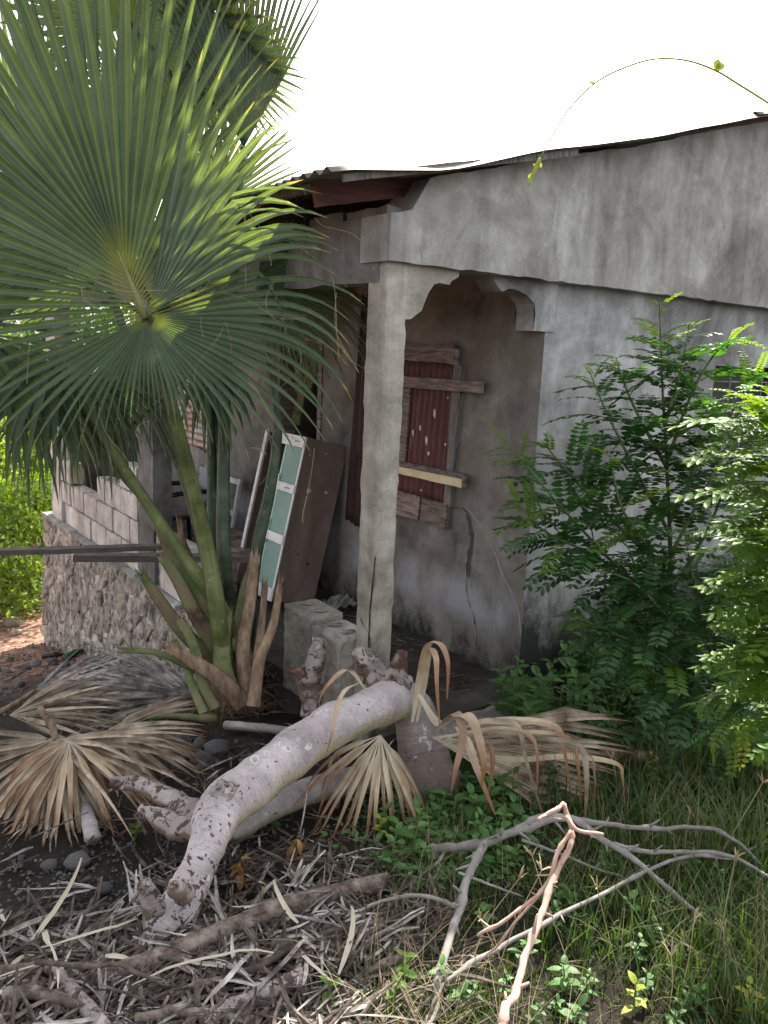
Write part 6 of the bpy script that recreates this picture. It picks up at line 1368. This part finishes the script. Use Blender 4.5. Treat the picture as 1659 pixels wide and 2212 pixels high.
# broad leaved weeds
wl_ = []
for i, (w, fo, dr) in enumerate(((.26, .25, .25), (.30, .2, .35), (.34, .3, .15), (.22, .2, .4))):
    V, F = leafshape(1, w, 5, fo, dr); me = bpy.data.meshes.new('leaf'); me.from_pydata([tuple(v) for v in V], [], F); wl_.append(me)
WL = {k: [withmat(m, M[k]) for m in wl_] for k in ('weed', 'weeddark', 'weedyellow', 'leaflight')}
rr = random.Random(50)
WA = [(1080, 1520, 'by the porch step'), (1180, 1520, 'against the mouldy wall foot'), (1290, 1520, 'under the tall shrub'), (1400, 1520, 'beside the tall shrub stem'), (1080, 1620, 'above the curling frond hub'), (1180, 1640, 'above the middle of the curling frond'), (1290, 1650, 'above the frond tips'), (1400, 1650, 'right of the rotten log')]
WB = [(1200, 1560, 'behind the pointed weeds'), (1350, 1560, 'below the shadowy bush'), (1500, 1560, 'under the drooping spray'), (1640, 1560, 'at the right edge'), (1250, 1700, 'past the curling frond tips'), (1400, 1700, 'behind the grey branch'), (1520, 1700, 'in the tall grass'), (1650, 1700, 'low at the right edge')]
WC = [(860, 1730, 'against the trunk base'), (860, 1850, 'by the hanging dry frond'), (950, 1730, 'under the curling frond hub'), (950, 1850, 'at the left end of the grey branch'), (1050, 1760, 'under the curling strips'), (1060, 1860, 'in front of the branch fork'), (1150, 1800, 'behind the grey branch bend')]
WD = [(950, 1850, 'left of the fork'), (1100, 1850, 'inside the fork'), (1300, 1850, 'behind the twig top'), (1500, 1850, 'under the upper branch arm'), (1630, 1850, 'at the right edge'), (950, 2000, 'left of the lower fork'), (1060, 2030, 'between fork and sunlit twig'), (1250, 2000, 'right of the sunlit twig'), (1400, 2000, 'below the crossing arms'), (1580, 2000, 'by the seed stalks'), (930, 2170, 'by the fork tip'), (1060, 2190, 'at the twig foot'), (1200, 2180, 'at the bottom right of the twig'), (1350, 2180, 'bottom centre of the grass'), (1500, 2180, 'near the bottom yellow seedling'), (1640, 2160, 'in the bottom right corner')]
def weed(x, y, H, npair, lL, mat, label, group, lean=.25, cat='weed', name='leafy_weed'):
    p = ong(x, y); t = thing(name, p, label, cat, group); tip = p + Vector((rr.uniform(-lean, lean) * H, rr.uniform(-lean, lean) * H, H)); mid = (p + tip) / 2 + Vector((rr.uniform(-.1, .1) * H, rr.uniform(-.1, .1) * H, 0))
    P = spline([p - ZA * .01, mid, tip], 5); mb = MB(); mb.tube(P, [.003 * (1 - i / len(P)) + .001 for i in range(len(P))], 5); mb.build('stem', M['stemgreen'], t, True); ph = rr.uniform(0, 6)
    for k in range(npair):
        s = .25 + .75 * (k + .5) / npair; q = P[min(len(P) - 1, int(s * (len(P) - 1)))]; ph += 1.57 + rr.uniform(-.3, .3)
        for sd in (0, pi):
            a = ph + sd; d = Vector((cos(a), sin(a), rr.uniform(.05, .6) + .5 * (s > .9))); sc = lL * (1 - .35 * s) * rr.uniform(.7, 1.15)
            place(rr.choice(WL[mat]), t, q, d, ZA, sc)
g1 = 'leafy weeds in front of the porch corner'
for k in range(56):
    x = rr.uniform(1050, 1440); y = rr.uniform(1470, 1640)
    weed(x, y, (rr.uniform(.28, .42), rr.uniform(.12, .2), rr.uniform(.2, .3))[k % 3], rr.randint(5, 8) + 2 * (k % 3 == 2), rr.uniform(.07, .11), 'weed', ('tall' if k % 3 == 0 else 'low' if k % 3 == 1 else 'bushy') + ' pointed-leaved weed ' + near(x, y, WA), g1)
for k in range(26):
    x = rr.uniform(1150, 1680); y = rr.uniform(1520, 1740)
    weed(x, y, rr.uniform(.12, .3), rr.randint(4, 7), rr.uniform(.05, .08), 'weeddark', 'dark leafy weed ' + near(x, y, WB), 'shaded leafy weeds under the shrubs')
for k in range(40):
    x = rr.gauss(960, 90); y = rr.uniform(1700, 1900)
    if x < 830: x = 830 + rr.uniform(0, 60)
    weed(x, y, rr.uniform(.13, .22) if k % 2 else rr.uniform(.06, .11), rr.randint(3, 5), rr.uniform(.05, .085), 'weed', ('larger' if k % 2 else 'smaller') + ' broad-leaved low weed ' + near(x, y, WC), 'broad-leaved weeds at the trunk foot')
for (x, y, h, lab, mt) in ((845, 2190, .14, 'bright light green seedling at the bottom edge in the debris', 'leaflight'), (870, 2140, .1, 'pale seedling just above the bright one in the debris', 'leaflight'), (1610, 2200, .12, 'yellow-green seedling in the bottom right corner', 'weedyellow'), (1640, 2215, .1, 'second yellow-green seedling, nearest the bottom right corner', 'weedyellow'),
                       (1370, 2200, .10, 'single yellowish seedling in the grass at the bottom', 'weedyellow'), (1400, 1690, .12, 'yellow-green weed behind the grey branch', 'weedyellow'), (290, 1810, .05, 'tiny seedling alone on bare soil', 'leaflight'), (815, 1825, .1, 'weed with one yellow leaf left of the trunk foot', 'weedyellow'),
                       (200, 1710, .06, 'small green sprout through the big dead frond', 'weed'), (240, 1510, .06, 'small green sprout behind the dead frond', 'weed'), (20, 1430, .08, 'small green plant at the left edge of the rubble strip', 'weed'), (455, 1550, .1, 'green sprout at the palm foot', 'weed'), (740, 1330, .12, 'small green plant growing on the porch floor by the pillar', 'weeddark'),
                       (590, 1800, .08, 'small sprout under the arch of the fallen tree', 'weed'), (940, 2160, .1, 'green seedling beside the lower fork of the grey branch', 'weed'), (700, 2190, .08, 'small pale seedling in the bottom debris', 'leaflight'), (1190, 1480, .2, 'light green weed tallest against the mouldy wall', 'leaflight')):
    weed(x, y, h, 4, .05 if mt != 'weeddark' else .04, mt, lab, None)
for k in range(44):
    x = rr.uniform(880, 1680); y = rr.uniform(1760, 2230)
    weed(x, y, rr.uniform(.04, .11), 4, rr.uniform(.03, .055), 'weed', 'small round-leaved weed in the grass ' + near(x, y, WD), 'small weeds among the grass')

# ------------------------------------------------------------------ grass, ground cover (nobody could count them)
rg = np.random.default_rng(3)
ga, gb = ong(900, 1740), ong(760, 2230)
def side_ok(x, y): return (gb.x - ga.x) * (y - ga.y) - (gb.y - ga.y) * (x - ga.x)
sgn = np.sign(side_ok(*ong(1400, 2000).xy))
def blades(n, name, mat, x0, x1, y0, y1, h0, h1, w, label, lean=.5, dens=None, edge=.0, kind='stuff', segs=3):
    X = rg.uniform(x0, x1, n); Y = rg.uniform(y0, y1, n); s = side_ok(X, Y) * sgn + rg.normal(0, .08, n); keep = s > edge
    keep &= (Y < 2.62)
    cl = np.array([noise.noise(Vector((a * 2.2, b * 2.2, 5))) for a, b in zip(X, Y)]); keep &= (cl + rg.uniform(-.5, .5, n)) > -.28
    X, Y, cl = X[keep], Y[keep], cl[keep]; n = len(X); Z = np.array([G0(a, b) for a, b in zip(X, Y)]) - .005
    h = rg.uniform(h0, h1, n) * (1 + .8 * cl); a = rg.uniform(0, 2 * pi, n); l = rg.uniform(.1, 1, n) * lean; sa = a + pi / 2 + rg.uniform(-.5, .5, n)
    V = np.zeros((n, 2 * segs + 1, 3))
    for k in range(segs + 1):
        t = k / segs; ox = np.cos(a) * h * l * t ** 1.8; oy = np.sin(a) * h * l * t ** 1.8; oz = h * t * (1 - .35 * l * t)
        ww = w * (1 - t ** 1.5)
        if k == segs: V[:, 2 * k] = np.stack([X + ox, Y + oy, Z + oz], 1)
        else:
            V[:, 2 * k] = np.stack([X + ox - np.cos(sa) * ww, Y + oy - np.sin(sa) * ww, Z + oz], 1); V[:, 2 * k + 1] = np.stack([X + ox + np.cos(sa) * ww, Y + oy + np.sin(sa) * ww, Z + oz], 1)
    m = 2 * segs + 1; F = []
    for i in range(n):
        b = i * m
        for k in range(segs - 1): F.append((b + 2 * k, b + 2 * k + 1, b + 2 * k + 3, b + 2 * k + 2))
        F.append((b + 2 * segs - 2, b + 2 * segs - 1, b + 2 * segs))
    me = bpy.data.meshes.new(name); me.from_pydata(V.reshape(-1, 3).tolist(), [], F); me.materials.append(mat); o = link(name, me); tag(o, label, 'grass', kind=kind); return o
blades(60000, 'grass', M['grass'], .9, 3.8, .55, 2.6, .03, .095, .0021, 'short green grass covering the lower right ground', .9)
blades(7000, 'tall_grass', M['grass'], 1.6, 4.4, .5, 2.6, .12, .26, .003, 'taller arching grass under the shrubs', .9, edge=.5)
blades(3200, 'dry_grass', M['straw'], 1.0, 3.4, .55, 2.0, .06, .24, .0009, 'dry straw stalks mixed in the green grass', 1.1, segs=4)
def leafcover(n, name, mat, fn, size, label):
    V = []; F = []; rr = random.Random(n)
    for k in range(n):
        p = fn(rr)
        if p is None: continue
        s = size * rr.uniform(.5, 1.2); a = rr.uniform(0, 6.28); d = Vector((cos(a), sin(a), rr.uniform(-.5, .5))).normalized(); u = d.cross(Vector((rr.uniform(-.5, .5), rr.uniform(-.5, .5), 1))).normalized(); b = len(V)
        nn = d.cross(u)
        V += [p, p + d * s * .4 + u * s * .28, p + d * s, p + d * s * .4 - u * s * .28, p + d * s * .45 + nn * s * .07]; F += [(b, b + 1, b + 4), (b + 1, b + 2, b + 4), (b + 2, b + 3, b + 4), (b + 3, b, b + 4)]
    return tag(mk(name, V, F, mat, origin=(2.5, 2, 0)), label, 'undergrowth', kind='stuff')
def fnA(r):
    x, y = r.uniform(2.5, 5.4), r.uniform(1.2, 2.62); 
    if side_ok(x, y) * sgn < .6: return None
    h = .02 + .30 * sstep(3.3, 4.2, x) + .12 * noise.noise(Vector((x * 3, y * 3, 0)))
    return Vector((x, y, G0(x, y) + r.uniform(0, max(.03, h))))
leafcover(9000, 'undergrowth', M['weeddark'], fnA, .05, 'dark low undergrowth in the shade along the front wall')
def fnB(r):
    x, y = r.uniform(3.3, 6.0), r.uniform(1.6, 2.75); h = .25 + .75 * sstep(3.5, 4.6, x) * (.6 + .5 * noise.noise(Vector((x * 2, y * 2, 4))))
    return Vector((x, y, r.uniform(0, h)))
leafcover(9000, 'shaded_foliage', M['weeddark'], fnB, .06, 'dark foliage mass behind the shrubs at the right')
def fnC(r):
    p = ong(r.gauss(960, 110), r.uniform(1700, 1930)); return p + ZA * r.uniform(0, .06)
leafcover(1500, 'ground_cover', M['weed'], fnC, .035, 'low creeping green cover round the trunk foot')
# tall dry stalks with seed heads, each a thing
rr = random.Random(66)
for (x0, y0, x1, y1) in ((1560, 2170, 1563, 2010), (1545, 2100, 1588, 1855), (1440, 2212, 1450, 2065), (1250, 2140, 1150, 1850), (1530, 1890, 1648, 1690), (1140, 2212, 1040, 1990), (1350, 2150, 1290, 1920), (1620, 2212, 1700, 1980), (1215, 1560, 1212, 1500), (1330, 1740, 1322, 1640), (1480, 1850, 1490, 1760), (1060, 2140, 1170, 1880), (1010, 2100, 1120, 1900), (1470, 2150, 1500, 1985)):
    p = ong(x0, y0); q = atd(x1, y1, dep(p) - rr.uniform(-.1, .15)); t = thing('seed_stalk', p, ('tall ' if y0 - y1 > 170 else 'short ' if y0 - y1 < 130 else '') + ('leaning ' if abs(x1 - x0) > 60 else 'upright ') + 'dry seed stalk ' + near(x0, (y0 + y1) / 2, WD), 'grass stalk', 'dry seed stalks in the grass')
    P = spline([p, p.lerp(q, .5) + Vector((rr.uniform(-.015, .015), rr.uniform(-.015, .015), .01)), q], 6); mb = MB(); mb.tube(P, [.0013] * len(P), 4); mb.build('stem', M['straw'], t)
    mb = MB(); d = (P[-1] - P[-3]).normalized()
    for k in range(5):
        e = (d + Vector((rr.uniform(-.8, .8), rr.uniform(-.8, .8), rr.uniform(-.3, .5)))).normalized() * rr.uniform(.025, .05); mb.tube([q, q + e * .6, q + e - ZA * .005], [.0018, .0022, .0006], 4)
    mb.build('seed_head', M['straw'], t)
# brown withered plant by the arch
for (x, y, lab) in ((520, 1930, 'withered orange-brown plant hanging under the arched trunk'), (640, 1880, 'second withered brown plant right of the first, nearer the hanging frond')):
    p = ong(x, y); t = thing('withered_plant', p, lab, 'dead plant'); M.setdefault('wither', leafmat('withered_leaf', (.14, .07, .02), (.28, .16, .06), 12, trans=.2))
    mb = MB(); mb.tube([p, p + ZA * .07 + XA * .02, p + ZA * .13], [.003, .0025, .002], 5); mb.build('stem', M['woodstem'], t)
    for k in range(18):
        q = p + ZA * rr.uniform(.04, .13); a = rr.uniform(0, 6.28); m_ = withmat(wl_[k % 4], M['wither']) if k < 4 else m_
        place(m_, t, q, Vector((cos(a), sin(a), rr.uniform(-1.8, -.1))), ZA, rr.uniform(.03, .06))

# ------------------------------------------------------------------ vine arching over the roof at the upper right
vp = [(1720, 262), (1659, 222), (1600, 185), (1545, 152), (1480, 130), (1410, 128), (1340, 150), (1285, 180), (1230, 235), (1190, 300), (1165, 345)]
VD = 1.9; v0 = atd(*vp[0], VD); vine = thing('vine', v0, 'thin vine tendril arching across the white sky above the roof edge', 'vine')
P = spline([atd(x, y, VD) for x, y in vp], 8); mb = MB(); mb.tube(P, [.0030 - .0017 * i / len(P) for i in range(len(P))], 6); mb.build('stem', M['weedyellow'], vine, True)
P = spline([atd(1167, 340, VD), atd(1155, 368, VD), atd(1140, 402, VD)], 5); mb = MB(); mb.tube(P, [.002, .005, .0055, .005, .005, .0045, .004, .004, .0035, .003, .0012], 6, rough=.6, freq=200); mb.build('tip_bud', M['weedyellow'], vine)
for (x, y, dx, dy, s) in ((1545, 152, 10, -30, .03), (1548, 154, 24, -30, .028), (1285, 180, -18, -4, .014), (1162, 350, 8, 12, .016), (1150, 375, -9, 10, .014), (1160, 360, -12, -8, .012)):
    place(WL['weedyellow'][2], vine, atd(x, y, VD), RT * dx - UP * dy, FW * -1 + UP * .2, s)
# loose timber on the roof, upper right
a, b = ony(1568, 268, 3.2), ony(1700, 243, 3.2)
tag(plank3(a, b, .018, .05, ZA, M['redwood'], 'roof_batten', None, origin=a), 'thin dark red batten lying on the roof edge at the upper right', 'batten')

# ------------------------------------------------------------------ sunlit vegetation beyond the wall
def bush(name, label, cat, c, R, n, size, mat, seed, trunk=None, nclump=34, group=None):
    g = np.random.default_rng(seed); t = thing(name, Vector((c[0], c[1], G0(c[0], c[1]))), label, cat, group); dirs = g.normal(size=(nclump, 3)); dirs /= np.linalg.norm(dirs, axis=1)[:, None]
    cc = np.array(c) + dirs * np.array(R) * g.uniform(.45, 1, (nclump, 1)); idx = g.integers(0, nclump, n); rad_ = g.uniform(.12, .3, nclump) * min(R)
    p = cc[idx] + g.normal(size=(n, 3)) * rad_[idx][:, None] * np.array([1, 1, .7]); d = g.normal(size=(n, 3)) + np.array([0, 0, -.2]); d /= np.linalg.norm(d, axis=1)[:, None]
    u = np.cross(d, g.normal(size=(n, 3))); u /= np.linalg.norm(u, axis=1)[:, None]; s = (g.uniform(.6, 1.2, n) * size)[:, None]
    V = np.stack([p, p + d * s * .5 + u * s * .28, p + d * s, p + d * s * .5 - u * s * .28], 1).reshape(-1, 3)
    F = [(4 * i, 4 * i + 1, 4 * i + 2, 4 * i + 3) for i in range(n)]
    tag(mk('foliage', V.tolist(), F, mat, t), kind='stuff')
    gz_ = G0(c[0], c[1]); mb = MB(); r = trunk or .03
    mb.tube(spline([Vector((c[0], c[1], gz_ - .1)), Vector((c[0] + .1, c[1], (gz_ + c[2]) / 2)), Vector((c[0], c[1] + .1, c[2] + R[2] * .4))], 5), lerpl([r, r * .8, r * .3], 5), 8, rough=.2)
    for k in range(5):
        q = Vector(cc[k]); o = Vector((c[0] + .05, c[1], c[2] - R[2] * .3)); mb.tube([o, (o + q) / 2 + ZA * .1, q], [r * .5, r * .3, r * .1], 6)
    mb.build('stem', M['woodstem'], t, True); return t
def far(x, Y, z): p = ony(x, 722, Y); return (p.x, p.y, z)
vb = [
 (-60, 10.5, -.9, (.9, .9, .8), 5200, .085, 'farleaf', 'lime green bush at the left edge just behind the rubble wall corner'),
 (60, 11.2, -.8, (.8, .8, .95), 5600, .085, 'farleaf', 'bright green bush touching the sunlit ground beside the wall corner'),
 (150, 12.6, -.3, (.9, .9, 1.0), 4600, .09, 'farleaf', 'sunlit bush seen through the gap above the broken parapet'),
 (-20, 13.5, .1, (1.4, 1.2, 1.2), 5600, .10, 'farleaf', 'rounded sunlit bush behind the lime green one'),
 (250, 14.5, .2, (1.2, 1.2, 1.3), 5000, .10, 'farleaf', 'leafy bush right behind the end parapet of the porch'),
 (340, 14.0, .0, (1.0, 1.2, 1.2), 4200, .10, 'farleafd', 'darker bush behind the porch column'),
 (120, 17.0, .9, (2.0, 1.5, 1.8), 6000, .13, 'farleafd', 'wide dark green tree top farther back in the middle of the thicket'),
 (-120, 16.5, .9, (2.0, 1.6, 1.8), 5400, .13, 'farleaf', 'tall pale bush at the back beyond the left frame edge'),
]
for i, (x, Y, z, R, n, s, mt, lab) in enumerate(vb): bush('distant_bush' if i < 6 else 'distant_tree', lab, 'bush' if i < 6 else 'tree', far(x, Y, z), R, n, s, M[mt], 100 + i, trunk=.05 if i > 5 else .03)
mb = MB(); p = Vector(far(205, 11.0, 0)); p.z = G0(p.x, p.y)
tt = thing('slim_tree', p, 'slim dark-trunked tree between the porch columns', 'tree'); mb.tube(spline([p, p + Vector((.05, 0, 1.2)), p + Vector((-.05, .1, 2.6)), p + Vector((.05, .1, 3.4))], 5), lerpl([.06, .05, .04, .02], 5), 8, rough=.15); mb.build('trunk', M['woodstem'], tt, True)
c = p + Vector((0, .1, 3.6)); g = np.random.default_rng(8); n = 3000; q = np.array(c) + g.normal(size=(n, 3)) * np.array([.6, .6, .5]); d = g.normal(size=(n, 3)); d /= np.linalg.norm(d, axis=1)[:, None]; u = np.cross(d, g.normal(size=(n, 3))); u /= np.linalg.norm(u, axis=1)[:, None]; s = .11
V = np.stack([q, q + d * s * .5 + u * s * .28, q + d * s, q + d * s * .5 - u * s * .28], 1).reshape(-1, 3)
tag(mk('foliage', V.tolist(), [(4 * i, 4 * i + 1, 4 * i + 2, 4 * i + 3) for i in range(n)], M['farleafd'], tt), kind='stuff')
# thicket that closes the view farther off, and low growth at the bushes' feet
def fnD(r):
    x, y = r.uniform(-9, 11), r.uniform(18, 24); return Vector((x, y, G0(x, y) + r.uniform(0, 3.2 + .8 * noise.noise(Vector((x * .4, y * .4, 0))))))
leafcover(15000, 'thicket', M['farleafd'], fnD, .34, 'distant green thicket closing the view behind the bushes')
def fnE(r):
    x, y = r.uniform(-.6, 2.9), r.uniform(9.9, 12.5); return Vector((x, y, G0(x, y) + r.uniform(0, .3)))
leafcover(7000, 'low_growth', M['farleaf'], fnE, .07, 'low bright growth at the foot of the distant bushes')
# ------------------------------------------------------------------ labels that still coincide are told apart by their order in the picture
from collections import defaultdict
_by = defaultdict(list)
for o in SC.objects:
    if o.parent is None and 'label' in o.keys() and 'group' in o.keys(): _by[o['label']].append(o)
_ord = ['first', 'second', 'third', 'fourth', 'fifth', 'sixth', 'seventh', 'eighth', 'ninth', 'tenth', 'eleventh', 'twelfth']
for lab, L in _by.items():
    if len(L) < 2: continue
    L.sort(key=lambda o: (o.location - CAMP).dot(RT) / max(.1, dep(o.location)))
    for i, o in enumerate(L):
        o['label'] = (('left one, ', 'right one, ')[i] if len(L) == 2 else (('leftmost, ', 'middle one, ', 'rightmost, ')[i] if len(L) == 3 else _ord[min(i, 11)] + ' from left, ')) + lab
        w_ = o['label'].split()
        if len(w_) > 16: o['label'] = ' '.join(w for w in w_ if w not in ('grey', 'the'))
